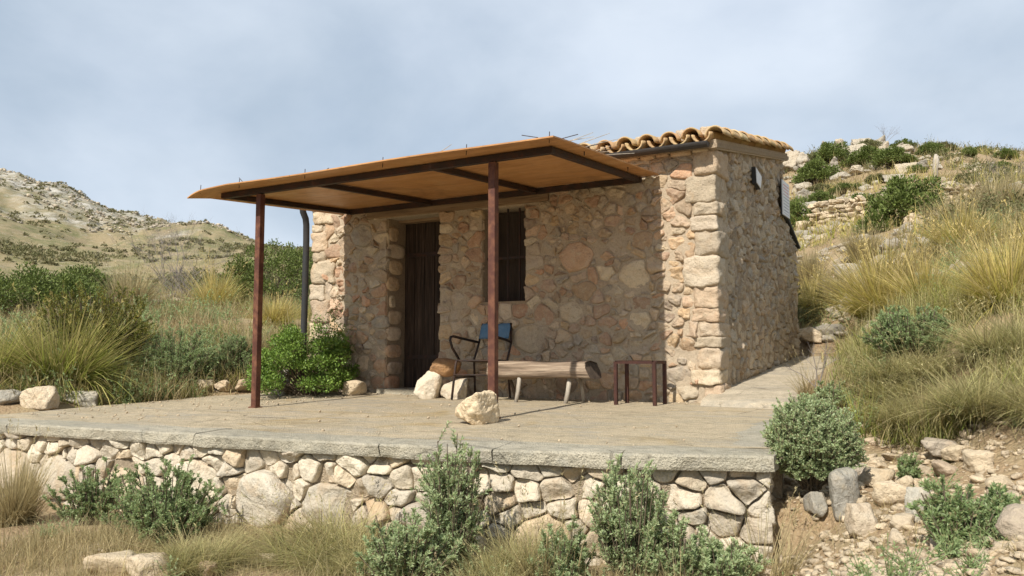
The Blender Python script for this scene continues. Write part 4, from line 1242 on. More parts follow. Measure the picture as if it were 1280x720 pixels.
# ------------------------------------------------------------------ log bench
def build_bench():
    x0, x1 = -2.33, -1.165; yc = -0.45; zb = fz(yc)
    root = thing('log_bench', ((x0 + x1) / 2, yc, zb), 'half log bench on thin stick legs under the porch', 'bench')
    n = 70; m = 32; V = []; F = []
    for i in range(n + 1):
        t = i / n; x = x0 + (x1 - x0) * t
        for k in range(m):
            q = 2 * math.pi * k / m
            yy, zz = math.cos(q), math.sin(q)
            r = 1 / (abs(yy) ** 6 + abs(zz) ** 6) ** (1 / 6)
            y = yy * r * 0.155; z = zz * r * 0.088
            if z > 0: z *= 0.95
            else: z *= 1.0 + 0.14 * math.sin(t * 5 + 1)
            sl = (0.05 * (t > 0.5)) * (z / 0.1) * -1 if i == n else 0
            V.append((x + sl, yc + y, zb + 0.335 + z))
    V = np.array(V)
    grain = fbm(np.c_[V[:, 0] * 1.5, V[:, 1] * 16, V[:, 2] * 30], 51, 3)
    V[:, 1] += 0.014 * grain * np.sign(V[:, 1] - yc); V[:, 2] += 0.011 * fbm(np.c_[V[:, 0] * 2.5, V[:, 1] * 9, V[:, 2] * 9], 53, 3)
    for i in range(n):
        for k in range(m): F.append((i * m + k, (i + 1) * m + k, (i + 1) * m + (k + 1) % m, i * m + (k + 1) % m))
    F.append(tuple(range(m)))
    obj('seat', V, F, M['log'], root)
    E_ = V[n * m:(n + 1) * m]; cen = E_.mean(0) + np.array([0.004, 0, 0])
    obj('shaded_end', np.vstack([E_ + np.array([0.002, 0, 0]), [cen]]), [(k, (k + 1) % m, m) for k in range(m)], M['end_shade_dark_leg'], root, smooth=False)  # sawn end of the log, its shade painted into the colour
    for (xa, ya, xb, yb, mt, r) in [(-1.955, -0.555, -1.975, -0.6, 'pale_wood', 0.023), (-1.395, -0.5, -1.42, -0.56, 'pale_wood', 0.025), (-2.2, -0.37, -2.14, -0.31, 'end_shade_dark_leg', 0.018), (-1.36, -0.36, -1.34, -0.3, 'pale_wood', 0.018)]:
        mb = MB(); mb.tube([(xa, ya, zb + 0.275), (xa * 0.4 + xb * 0.6 + 0.008, ya * 0.4 + yb * 0.6, zb + 0.12), (xb, yb, fz(yb) - 0.005)], [r, r * 0.95, r * 0.9], 10)
        mb.build('leg', M[mt], root, smooth=True)
build_bench()

# ------------------------------------------------------------------ metal frame table
def build_table():
    z0 = fz(-0.4); H = 0.435; t = 0.034
    root = thing('metal_table_frame', (-0.68, -0.4, z0), 'bare dark red steel table frame without a top beside the lit corner', 'table frame')
    C4 = [(-0.885, -0.52), (-0.475, -0.545), (-0.47, -0.275), (-0.87, -0.27)]
    for x, y in C4:
        MB().box((x, y, fz(y) + H / 2 - 0.01), (t, t, H), 0.003).build('leg', M['table_steel'], root)
    for (a, b), (c, d) in zip(C4, C4[1:] + C4[:1]):
        v = Vector((c - a, d - b, 0)).normalized() * (t / 2 + 0.001)
        MB().beam((a + v.x, b + v.y, z0 + H - t / 2 - 0.002), (c - v.x, d - v.y, z0 + H - t / 2 - 0.002), t * 0.96, t * 0.9).build('rail', M['table_steel'], root)
build_table()

# ------------------------------------------------------------------ loose rocks on and by the terrace
rock('boulder', -1.285, -2.42, (0.36, 0.33, 0.33), 116, M['rock'], 'big pale rounded boulder standing on the terrace before the porch post', 0.4, z=fz(-2.4), planes=18, rough=0.055, sub=5)
rock('rock', -3.19, -0.44, (0.36, 0.3, 0.34), 42, M['ret_stone'], 'tan angular rock at the left of the pile by the door', 0.3, z=fz(-0.4), planes=10, rough=0.04)
rock('rock', -2.90, -0.36, (0.38, 0.28, 0.3), 43, M['ret_stone'], 'pale rock at the right of the pile, partly behind the chair', -0.2, z=fz(-0.3), planes=10, rough=0.04)
rock('rock', -3.04, -0.36, (0.36, 0.28, 0.26), 47, M['rock_brown'], 'orange brown rock resting on top of the pile by the door', 0.8, z=0.225, planes=16, rough=0.03, sink=0.0, soft=9.0, hmin=0.75)
rock('rock', -4.38, -0.36, (0.3, 0.24, 0.23), 49, M['rock'], 'pale angular rock at the foot of the green bush', 0.1, z=fz(-0.3), planes=8, rough=0.03, tilt=(0.1, 0.25))
rock('rock', -5.27, -0.72, (0.2, 0.2, 0.36), 55, M['rock_grey'], 'upright grey white rock in front of the green bush', 0.5, z=fz(-0.7), planes=9, rough=0.05, tilt=(0.0, 0.3))

def terrace_grit():
    rng = np.random.default_rng(140); n = 520
    k = rng.random(n)
    x = np.where(k < 0.45, rng.uniform(-6.0, -4.2, n), rng.uniform(-5.5, 0.9, n)); y = np.where(k < 0.45, rng.uniform(-3.5, -0.4, n), np.where(k < 0.75, -np.abs(rng.normal(0, 0.12, n)) - 0.06, rng.uniform(-3.4, -0.2, n)))
    m = y > np.interp(x, EX, EY) + 0.1; x, y = x[m], y[m]; n = len(x)
    D, F = ico(1); sz = np.exp(rng.uniform(math.log(0.006), math.log(0.028), n))
    sh = np.stack([rock_verts(930 + j, (1, 1, 0.8), 1, 8, 0.12, 26, 0.2, 0.45)[0] for j in range(6)])
    V = sh[rng.integers(0, 6, n)] * sz[:, None, None] + np.c_[x, y, FS * y + 0.004][:, None, :]
    o = bpy.data.objects.new('grit', raw_mesh('grit', V.reshape(-1, 3), (np.arange(n)[:, None, None] * len(D) + F[None]).reshape(-1, 3), M['rock'])); link(o, None, (0, 0, 0))
    tag(o, 'loose grit and small stones strewn over the terrace floor', 'gravel', kind='stuff')
terrace_grit()

# ------------------------------------------------------------------ plant materials
def leaf_mat(name, cols, transl=0.42, rough=0.6, spec=0.25):
    s = NT(name); k = len(cols)
    col = s.ramp(s.rnd(), [((i + 0.5) / k, c) for i, c in enumerate(cols)])
    col = s.mix(s.mr(s.noise(2.3, 3), 0.35, 0.65, 0, 0.35), col, tuple(v * 1.15 for v in cols[-1]))
    return s.bsdf(col, rough, None, spec, transl=transl)
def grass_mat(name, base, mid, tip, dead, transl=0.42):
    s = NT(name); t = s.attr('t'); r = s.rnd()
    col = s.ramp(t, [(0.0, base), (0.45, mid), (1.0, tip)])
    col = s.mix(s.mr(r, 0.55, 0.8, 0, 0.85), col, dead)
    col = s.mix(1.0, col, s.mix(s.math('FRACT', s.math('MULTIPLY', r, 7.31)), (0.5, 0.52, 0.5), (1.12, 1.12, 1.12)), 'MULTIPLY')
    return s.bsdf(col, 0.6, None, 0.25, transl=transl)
M['sage'] = leaf_mat('sage_leaf', [(0.34, 0.28, 0.15), (0.25, 0.33, 0.13), (0.27, 0.36, 0.15), (0.33, 0.42, 0.20), (0.40, 0.48, 0.27), (0.34, 0.42, 0.18), (0.28, 0.37, 0.15), (0.31, 0.40, 0.18)])
M['sage_pale'] = leaf_mat('sage_pale_leaf', [(0.42, 0.35, 0.20), (0.31, 0.40, 0.17), (0.36, 0.45, 0.21), (0.40, 0.49, 0.25), (0.48, 0.56, 0.34), (0.46, 0.51, 0.27), (0.37, 0.46, 0.22), (0.42, 0.50, 0.27)])
M['leaf_dark'] = leaf_mat('dark_leaf', [(0.08, 0.15, 0.022), (0.12, 0.21, 0.035), (0.17, 0.27, 0.045), (0.22, 0.32, 0.065)], 0.2, 0.45, 0.35)
M['leaf_mid'] = leaf_mat('mid_leaf', [(0.10, 0.135, 0.03), (0.14, 0.185, 0.042), (0.18, 0.22, 0.06), (0.13, 0.165, 0.045)], 0.2, 0.55)
M['leaf_rust'] = leaf_mat('rusty_leaf', [(0.17, 0.19, 0.04), (0.26, 0.24, 0.05), (0.32, 0.23, 0.05), (0.15, 0.19, 0.05)], 0.25)
M['leaf_hill'] = leaf_mat('hill_scrub_leaf', [(0.12, 0.13, 0.05), (0.16, 0.165, 0.065), (0.19, 0.18, 0.08)], 0.15)
M['leaf_far'] = leaf_mat('far_scrub_leaf', [(0.17, 0.17, 0.08), (0.22, 0.21, 0.10), (0.25, 0.22, 0.12)], 0.2)
M['grass_green'] = grass_mat('tussock_green', (0.20, 0.25, 0.05), (0.32, 0.36, 0.075), (0.48, 0.42, 0.15), (0.52, 0.42, 0.18))
M['grass_gold'] = grass_mat('tussock_gold', (0.34, 0.38, 0.07), (0.58, 0.51, 0.13), (0.74, 0.58, 0.24), (0.70, 0.56, 0.27))
M['grass_dry'] = grass_mat('dry_grass', (0.38, 0.30, 0.15), (0.53, 0.43, 0.22), (0.63, 0.53, 0.30), (0.44, 0.34, 0.18))
M['grass_mix'] = grass_mat('mixed_dry_grass', (0.27, 0.29, 0.10), (0.48, 0.45, 0.18), (0.62, 0.55, 0.28), (0.52, 0.42, 0.22))
s_ = NT('woody_stem'); M['stem'] = s_.bsdf(s_.mix(s_.noise(40, 4), (0.10, 0.075, 0.05), (0.2, 0.16, 0.11)), 0.9)
s_ = NT('grey_twig'); M['twig'] = s_.bsdf(s_.mix(s_.noise(40, 4), (0.17, 0.145, 0.13), (0.30, 0.26, 0.24)), 0.9)

# ------------------------------------------------------------------ plant geometry
def unit(v): return v / np.maximum(np.linalg.norm(v, axis=-1, keepdims=True), 1e-9)
def leaves(rng, P, D, L, Wd):
    """folded four-vertex leaves at P pointing along D"""
    n = len(P); D = unit(D)
    up = unit(rng.normal(size=(n, 3)) + np.array([0, 0, 0.9]))
    S_ = unit(np.cross(D, up)); N_ = np.cross(S_, D)
    L = np.broadcast_to(L, (n,))[:, None] * rng.uniform(0.7, 1.25, (n, 1)); Wd = np.broadcast_to(Wd, (n,))[:, None] * rng.uniform(0.75, 1.2, (n, 1))
    mid = P + D * L * 0.5
    V = np.stack([P, mid + S_ * Wd / 2 + N_ * Wd * 0.18, P + D * L - N_ * L * 0.08, mid - S_ * Wd / 2 + N_ * Wd * 0.18], 1).reshape(-1, 3)
    b = np.arange(n)[:, None] * 4
    return V, np.concatenate([b + np.array([0, 1, 2]), b + np.array([0, 2, 3])], 0)
def ribbons(rng, B, az, lean, L, Wd, droop, seg=4):
    """curved grass blades rooted at B"""
    n = len(B); V = np.empty((n, 2 * seg + 1, 3)); T = np.empty((n, 2 * seg + 1))
    dirh = np.c_[np.cos(az), np.sin(az), np.zeros(n)]; tw = az + math.pi / 2 + rng.normal(0, 0.7, n)
    side = np.c_[np.cos(tw), np.sin(tw), np.zeros(n)]
    for k in range(seg + 1):
        t = k / seg
        ang = lean + droop * t
        # integrate a bending blade
        hx = L * t * np.sin(lean + droop * t * 0.5); hz = L * t * np.cos(lean + droop * t * 0.5)
        p = B + dirh * hx[:, None] + np.array([0, 0, 1]) * hz[:, None]
        if k < seg:
            w_ = (Wd * (1 - 0.75 * t))[:, None] / 2
            V[:, 2 * k] = p - side * w_; V[:, 2 * k + 1] = p + side * w_; T[:, 2 * k] = T[:, 2 * k + 1] = t
        else: V[:, 2 * seg] = p; T[:, 2 * seg] = 1
    m = 2 * seg + 1; F = []
    for k in range(seg - 1): F += [(2 * k, 2 * k + 1, 2 * k + 3), (2 * k, 2 * k + 3, 2 * k + 2)]
    F.append((2 * seg - 2, 2 * seg - 1, 2 * seg))
    F = (np.arange(n)[:, None, None] * m + np.array(F)[None]).reshape(-1, 3)
    return V.reshape(-1, 3), F, T.ravel()
def sticks(P0, P1, r0, r1):
    """thin three-sided twigs between point arrays"""
    n = len(P0); D = unit(P1 - P0); a = unit(np.cross(D, np.array([0.31, 0.87, 0.4]))); b = np.cross(D, a)
    V = []
    for P, r in ((P0, r0), (P1, r1)):
        r = np.broadcast_to(r, (n,))[:, None]
        for q in (0, 2.094, 4.189): V.append(P + (a * math.cos(q) + b * math.sin(q)) * r)
    V = np.stack(V, 1).reshape(-1, 3)
    F = np.array([(0, 1, 4), (0, 4, 3), (1, 2, 5), (1, 5, 4), (2, 0, 3), (2, 3, 5)])
    return V, (np.arange(n)[:, None, None] * 6 + F[None]).reshape(-1, 3)
def plant_parts(root, fol, stems, fmat, smat, fname='foliage', sname='stems', attr=None):
    me = raw_mesh(fname, fol[0], fol[1], fmat, False, attr)
    o = bpy.data.objects.new(fname, me); COL.objects.link(o); o.parent = root
    if stems is not None:
        me = raw_mesh(sname, stems[0], stems[1], smat, False)
        o = bpy.data.objects.new(sname, me); COL.objects.link(o); o.parent = root
def sage_geo(seed, w_, h, nstem=70, nsub=6, nleaf=38, ll=0.024, lw=0.0085, upright=0.5, ball=False):
    rng = np.random.default_rng(seed)
    az = rng.uniform(0, 2 * math.pi, nstem); rr = np.sqrt(rng.uniform(0, 1, nstem))
    lump = 1 + 0.22 * np.sin(az * 2 + seed) + 0.16 * np.sin(az * 3 + 2 * seed)
    if ball:
        el = np.arcsin(rng.uniform(-0.75, 1, nstem)); ra = rng.uniform(0.68, 1.06, nstem) * (1 + 0.12 * np.sin(az * 3 + seed) + 0.08 * np.sin(az * 5 + el * 4))
        tip = np.c_[np.cos(el) * np.cos(az) * w_ / 2, np.cos(el) * np.sin(az) * w_ / 2, h * 0.56 + np.sin(el) * h * 0.45] * np.c_[ra, ra, np.ones(nstem)]
        base = np.c_[rng.normal(0, 0.02, (nstem, 2)), np.full(nstem, 0.05 * h)]
    else:
        tip = np.c_[rr * lump * np.cos(az) * w_ / 2, rr * lump * np.sin(az) * w_ / 2, h * (1 - 0.42 * rr ** 3) * rng.uniform(0.45, 1.02, nstem)]
        base = np.c_[tip[:, :2] * 0.35 * rng.uniform(0.4, 1, (nstem, 1)), np.full(nstem, -0.02)]
    mid = base * 0.45 + tip * 0.55; mid[:, 2] -= 0.06 * h * (0 if ball else 1)
    S0 = [base, mid]; S1 = [mid, tip]
    # side shoots
    t = rng.uniform(0.25, 1.0, (nstem, nsub, 1)) if not ball else rng.uniform(0.7, 1.0, (nstem, nsub, 1))
    p = np.where(t < 0.55, base[:, None] * (1 - t / 0.55) + mid[:, None] * (t / 0.55), mid[:, None] * (1 - (t - 0.55) / 0.45) + tip[:, None] * (t - 0.55) / 0.45)
    out = unit(tip - base)[:, None] + rng.normal(0, 0.6, (nstem, nsub, 3)) + np.array([0, 0, upright])
    ln = rng.uniform(0.05, 0.16, (nstem, nsub, 1)) * max(0.55, h * 1.6) * 0.7
    q = p + unit(out) * ln
    p, q = p.reshape(-1, 3), q.reshape(-1, 3)
    S0.append(p); S1.append(q)
    k = nleaf
    tt = rng.uniform(0.1, 1.05, (len(p), k, 1))
    P = (p[:, None] * (1 - tt) + q[:, None] * tt).reshape(-1, 3)
    ax = np.repeat(unit(q - p), k, 0)
    D = ax * 0.75 + unit(rng.normal(size=P.shape)) * 0.8 + np.array([0, 0, 0.15])
    fol = leaves(rng, P, D, ll, lw)
    st = sticks(np.vstack(S0), np.vstack(S1), np.r_[np.full(nstem, 0.006), np.full(nstem, 0.0045), np.full(len(p), 0.003)], np.r_[np.full(nstem, 0.0045), np.full(nstem, 0.003), np.full(len(p), 0.0015)])
    return fol, st
def leafy_geo(seed, w_, h, nclump=60, nleaf=150, ll=0.035, lw=0.018, cr=0.11, low=0.1, flat=0.0):
    rng = np.random.default_rng(seed)
    az = rng.uniform(0, 2 * math.pi, nclump); u = rng.uniform(0, 1, nclump)
    el = np.arcsin(rng.uniform(-0.15, 1, nclump)); r = 0.55 + 0.45 * np.sqrt(u)
    lump = 1 + 0.18 * np.sin(az * 2 + seed * 1.7) + 0.13 * np.sin(az * 5 + seed)
    C_ = np.c_[np.cos(el) * np.cos(az) * r * lump * w_ / 2, np.cos(el) * np.sin(az) * r * lump * w_ / 2, h * low + np.maximum(0, np.sin(el)) ** (1 + flat) * r * h * (0.82 - low) + 0.02]
    rad = cr * rng.uniform(0.55, 1.35, nclump)
    n = (nleaf * (rad / cr) ** 1.6).astype(int)
    idx = np.repeat(np.arange(nclump), n)
    g = rng.normal(size=(len(idx), 3)); g = unit(g) * (rng.uniform(0, 1, (len(idx), 1)) ** 0.45)
    P = C_[idx] + g * rad[idx][:, None] * np.array([1, 1, 0.8])
    P[:, 2] = np.maximum(P[:, 2], 0.01)
    D = g + unit(C_)[idx] * 0.4 + rng.normal(0, 0.5, P.shape) + np.array([0, 0, 0.25])
    fol = leaves(rng, P, D, ll, lw)
    base = np.c_[rng.normal(0, 0.06 * w_, (nclump, 2)), np.full(nclump, -0.03)]
    mid = base * 0.5 + C_ * 0.5; mid[:, :2] *= 0.8
    k = rng.integers(0, nclump, nclump * 5); e = C_[k] + unit(rng.normal(size=(len(k), 3))) * rad[k][:, None] * 0.9
    st = sticks(np.vstack([base, mid, C_[k]]), np.vstack([mid, C_, e]), np.r_[np.full(nclump, 0.011), np.full(nclump, 0.007), np.full(len(k), 0.003)], np.r_[np.full(nclump, 0.007), np.full(nclump, 0.003), np.full(len(k), 0.001)])
    return fol, st
def tussock_geo(seed, w_, h, nb=1800, wd=0.006, lean=0.95, droop=1.0, base=0.16, seg=5, stalks=0, bundles=70, radial=1.0):
    """blades gathered in uneven bundles, some bent or broken, some standing stalks"""
    rng = np.random.default_rng(seed)
    baz = rng.uniform(0, 2 * math.pi, bundles); br = np.sqrt(rng.uniform(0, 1, bundles)) * base * w_
    bln = np.abs(rng.normal(0, 0.45, bundles)) * lean; bL = rng.uniform(0.45, 1.12, bundles); bdir = baz + rng.normal(0, 0.6 + 2.0 * (1 - radial), bundles)
    k = rng.choice(bundles, nb, p=(lambda q: q / q.sum())(rng.uniform(0.2, 1.0, bundles)))
    B = np.c_[br[k] * np.cos(baz[k]) + rng.normal(0, 0.022, nb), br[k] * np.sin(baz[k]) + rng.normal(0, 0.022, nb), np.full(nb, -0.02)]
    az2 = bdir[k] + rng.normal(0, 0.38, nb)
    ln_ = np.abs(bln[k] + rng.normal(0, 0.16, nb))
    L = h * bL[k] * rng.uniform(0.45, 1.15, nb) * (1 + 0.25 * ln_)
    dr = droop * rng.uniform(0.1, 1.3, nb) * (0.3 + ln_)
    broken = rng.random(nb) < 0.12
    dr = np.where(broken, dr + rng.uniform(1.0, 2.2, nb), dr); L = np.where(broken, L * 0.7, L)
    V, F, T = ribbons(rng, B, az2, ln_, L, np.full(nb, wd) * rng.uniform(0.5, 1.4, nb), dr, seg)
    if stalks:
        a = rng.uniform(0, 6.28, stalks); sl = rng.uniform(0.03, 0.5, stalks); sL = h * rng.uniform(0.95, 1.5, stalks)
        sb = np.c_[np.cos(a) * base * w_ * 0.4, np.sin(a) * base * w_ * 0.4, np.zeros(stalks)]
        V2, F2, T2 = ribbons(rng, sb, a, sl, sL, np.full(stalks, wd * 1.1), np.full(stalks, 0.15), seg)
        F = np.vstack([F, F2 + len(V)]); V = np.vstack([V, V2]); T = np.r_[T, np.ones_like(T2)]
        # feathery heads at the stalk tips
        m = 7; tip = V2.reshape(stalks, -1, 3)[:, -1]; prev = V2.reshape(stalks, -1, 3)[:, -3]
        dv = unit(tip - prev); pp = (tip[:, None] - dv[:, None] * rng.uniform(0, 0.16, (stalks, m, 1)) * h).reshape(-1, 3)
        V3, F3 = leaves(rng, pp, np.repeat(dv, m, 0) + rng.normal(0, 0.35, pp.shape), 0.06 * h, wd * 1.3)
        F = np.vstack([F, F3 + len(V)]); V = np.vstack([V, V3]); T = np.r_[T, np.ones(len(V3))]
    return V, F, T
def bare_geo(seed, w_, h, n0=9, depth=4):
    rng = np.random.default_rng(seed); A = []; B = []; R0 = []; R1 = []
    def grow(p, d, L, r, k):
        q = p + d * L; A.append(p); B.append(q); R0.append(r); R1.append(r * 0.65)
        if k == 0: return
        for _ in range(int(rng.integers(2, 4))):
            nd = d + rng.normal(0, 0.42, 3) + np.array([0, 0, 0.15]); grow(q, nd / np.linalg.norm(nd), L * rng.uniform(0.55, 0.85), r * 0.62, k - 1)
    for _ in range(n0):
        d = np.array([rng.normal(0, 0.5) * w_ / h, rng.normal(0, 0.5) * w_ / h, 1.0]); grow(np.array([rng.normal(0, 0.04), rng.normal(0, 0.04), -0.02]) * h, d / np.linalg.norm(d), h * 0.36, min(0.011 * h, 0.009), depth)
    return sticks(np.array(A), np.array(B), np.array(R0), np.array(R1))

# ------------------------------------------------------------------ shrubs close by
SHR = 'grey green shrubs'
def shrub(kind, x, y, w_, h, label, seed, name=None, cat='shrub', mat=None, group=None, z=None, **kw):
    z = gz(x, y) if z is None else z
    root = thing(name or 'shrub', (x, y, z), label, cat, group)
    if kind == 'sage': fol, st = sage_geo(seed, w_, h, **kw); plant_parts(root, fol, st, mat or M['sage'], M['stem'])
    elif kind == 'leafy': fol, st = leafy_geo(seed, w_, h, **kw); plant_parts(root, fol, st, mat or M['leaf_dark'], M['stem'])
    return root
shrub('sage', -3.42, -4.30, 0.50, 0.46, 'small sage green shrub leftmost against the retaining wall boulders', 1, nstem=70, upright=0.3)
shrub('sage', -2.55, -4.36, 0.80, 0.52, 'wide sage green shrub growing before the left boulders of the retaining wall', 2, nstem=120, upright=0.3)
shrub('sage', -0.42, -4.06, 0.40, 0.80, 'tall pale green shrub in the foreground centre, topping the coping edge', 3, nstem=95, mat=M['sage_pale'], upright=0.5)
shrub('sage', -0.50, -4.40, 0.46, 0.40, 'low bluish green shrub at the bottom centre before the tall shrub', 13, nstem=90, mat=M['sage_pale'], upright=0.4)
shrub('sage', 0.60, -3.84, 0.46, 0.66, 'broad pale green shrub before the right end of the retaining wall', 4, nstem=100, mat=M['sage_pale'], upright=0.5)
shrub('sage', 0.30, -4.06, 0.34, 0.34, 'low green shrub at the bottom between the two tall pale shrubs', 5, nstem=60, mat=M['sage_pale'], upright=0.4)
shrub('sage', 0.86, -3.84, 0.34, 0.40, 'pale green shrub touching the right side of the broad shrub', 19, nstem=60, mat=M['sage_pale'], upright=0.4)
shrub('sage', 1.08, -3.78, 0.30, 0.26, 'small low shrub at the foot of the retaining wall corner', 6, nstem=55, mat=M['sage_pale'], upright=0.4)
rb_ = shrub('sage', 1.36, -2.90, 0.50, 0.52, 'dense ball shaped grey green bush at the terrace corner on a dark trunk', 7, name='ball_bush', nstem=520, nsub=7, nleaf=26, ball=True, ll=0.017, lw=0.0085, mat=M['sage_pale'], z=gz(1.36, -2.9) + 0.03)
mb = MB(); mb.tube([(1.36, -2.9, gz(1.36, -2.9) - 0.05), (1.37, -2.9, gz(1.36, -2.9) + 0.1), (1.355, -2.89, gz(1.36, -2.9) + 0.22)], [0.022, 0.018, 0.014], 8); mb.build('trunk', M['stem'], rb_)
shrub('sage', 2.16, -4.00, 0.30, 0.26, 'small sage shrub among the rubble at the lower right', 8, nstem=60, ll=0.022)
shrub('sage', 2.30, -3.88, 0.16, 0.20, 'tiny sage shrub at the right edge among the rubble', 9, nstem=30, ll=0.02)
shrub('sage', 1.86, -2.60, 0.16, 0.13, 'tiny sage tuft between pale stones on the rubble slope', 10, nstem=26, ll=0.018)
shrub('sage', -6.82, -1.06, 1.15, 0.78, 'olive green shrub at the back edge of the terrace gravel', 14, nstem=200, ll=0.032, lw=0.009, mat=M['sage'])
shrub('sage', -6.50, -0.95, 0.46, 0.30, 'low bright green shrub beside the pale stones left of the post', 15, nstem=60, mat=M['leaf_mid'])
shrub('sage', -6.40, -0.40, 0.72, 0.55, 'grey green shrub just left of the rusty left post', 16, nstem=120)
shrub('sage', 1.74, -0.45, 0.78, 0.40, 'low grey green herb patch on the bank right of the ramp', 17, nstem=230, upright=0.2, ll=0.024, mat=M['sage'])
shrub('sage', 1.18, -0.85, 0.34, 0.24, 'small pale shrub at the foot of the bare twig by the ramp', 18, nstem=50, mat=M['sage_pale'], ll=0.02)
# leafy bush at the hut's left corner, with shoots climbing the quoins
def corner_bush():
    x, y = -5.0, -0.52
    root = thing('leafy_bush', (x, y, fz(y)), 'dark leafy bush growing against the left corner of the hut', 'bush')
    f1, s1 = leafy_geo(21, 1.35, 0.98, 130, 190, 0.034, 0.019, 0.11, 0.12)
    rng = np.random.default_rng(22); parts = [f1]; st = [s1]
    for (dx, dy, z0, z1, n) in [(0.20, 0.22, 0.5, 1.12, 260), (0.30, 0.25, 0.45, 0.86, 240), (-0.05, 0.2, 0.6, 0.98, 200), (0.47, 0.1, 0.5, 0.72, 220), (-0.35, 0.1, 0.5, 0.82, 180)]:
        t = rng.uniform(0, 1, n); P = np.c_[dx + 0.10 * (t - 0.5) + rng.normal(0, 0.045, n), dy + rng.normal(0, 0.04, n), z0 + (z1 - z0) * t + rng.normal(0, 0.03, n)]
        parts.append(leaves(rng, P, rng.normal(0, 1, P.shape) + np.array([0, -0.3, 0.5]), 0.032, 0.017))
        st.append(sticks(np.array([[dx, dy, 0.2]]), np.array([[dx + 0.05, dy, z1]]), 0.006, 0.002))
    def merge(L_):
        V = np.vstack([a for a, b in L_]); o = 0; F = []
        for a, b in L_: F.append(b + o); o += len(a)
        return V, np.vstack(F)
    plant_parts(root, merge(parts), merge(st), M['leaf_dark'], M['stem'])
corner_bush()
shrub('leafy', -11.3, 5.0, 2.3, 1.55, 'dark green bush on the slope seen between post and hut', 31, name='green_bush', cat='bush', mat=M['leaf_mid'], nclump=110, nleaf=150, ll=0.06, lw=0.028, cr=0.2)
shrub('leafy', -12.4, 0.3, 2.7, 0.9, 'wide dark green bush at the left edge behind the big tussock', 32, name='green_bush', cat='bush', mat=M['leaf_mid'], nclump=120, nleaf=150, ll=0.06, lw=0.028, cr=0.19)
shrub('leafy', -14.2, 2.3, 1.5, 0.9, 'smaller green bush behind the pale dry tussock on the left slope', 35, name='green_bush', cat='bush', mat=M['leaf_mid'], nclump=60, nleaf=130, ll=0.06, lw=0.028, cr=0.17)
shrub('sage', -7.75, -1.55, 1.7, 1.05, 'yellow and rust tinged shrub directly behind the big left tussock', 33, mat=M['leaf_rust'], nstem=300, ll=0.035, lw=0.011, upright=0.9)
def twig_thing(x, y, w_, h, label, seed, name='bare_shrub', cat='bare shrub', n0=9, depth=4):
    root = thing(name, (x, y, gz(x, y)), label, cat)
    V, F = bare_geo(seed, w_, h, n0, depth)
    me = raw_mesh('branches', V, F, M['twig'], False); o = bpy.data.objects.new('branches', me); COL.objects.link(o); o.parent = root
twig_thing(1.06, -0.72, 0.25, 0.62, 'thin leafless grey twig standing at the ramp edge', 61, 'bare_twig', 'twig', 2, 3)
twig_thing(-14.6, 5.1, 2.4, 1.9, 'grey leafless shrub on the skyline left of the first post', 62, n0=16, depth=5)
twig_thing(-12.6, 3.6, 1.6, 0.9, 'low leafless grey shrub among the dry grass of the left slope', 63, n0=14, depth=5)

# ------------------------------------------------------------------ tussocks: a few kinds, each copied
TUS = {}
def tussock_proto(key, seed, mat, **kw):
    V, F, T = tussock_geo(seed, 1.0, 1.0, **kw)
    TUS[key] = raw_mesh('blades', V, F, mat, False, T)
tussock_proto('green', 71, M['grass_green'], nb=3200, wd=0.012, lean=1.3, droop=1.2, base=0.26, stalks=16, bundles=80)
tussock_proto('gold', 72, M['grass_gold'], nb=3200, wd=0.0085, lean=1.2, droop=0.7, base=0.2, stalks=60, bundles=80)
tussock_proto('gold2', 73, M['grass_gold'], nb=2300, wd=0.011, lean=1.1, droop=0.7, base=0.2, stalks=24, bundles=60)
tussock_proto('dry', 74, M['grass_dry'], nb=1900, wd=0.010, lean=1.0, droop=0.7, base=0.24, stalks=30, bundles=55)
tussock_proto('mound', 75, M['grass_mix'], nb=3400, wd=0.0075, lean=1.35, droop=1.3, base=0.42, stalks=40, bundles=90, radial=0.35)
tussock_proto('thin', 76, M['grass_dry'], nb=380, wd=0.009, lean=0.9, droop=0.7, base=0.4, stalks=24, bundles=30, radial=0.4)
def tussock(key, x, y, w_, h, label, group=None, rz=0.0, name='grass_tussock'):
    root = thing(name, (x, y, gz(x, y)), label, 'grass tussock', group)
    o = bpy.data.objects.new('blades', TUS[key]); COL.objects.link(o); o.parent = root
    fs = {'mound': (0.82, 0.62), 'gold': (0.8, 0.72), 'gold2': (0.8, 0.72), 'dry': (0.8, 0.72), 'thin': (0.9, 0.8), 'green': (1.0, 0.85)}[key]
    root.scale = (w_ * fs[0], w_ * fs[0], h * fs[1]); root.rotation_euler = (0, 0, rz)
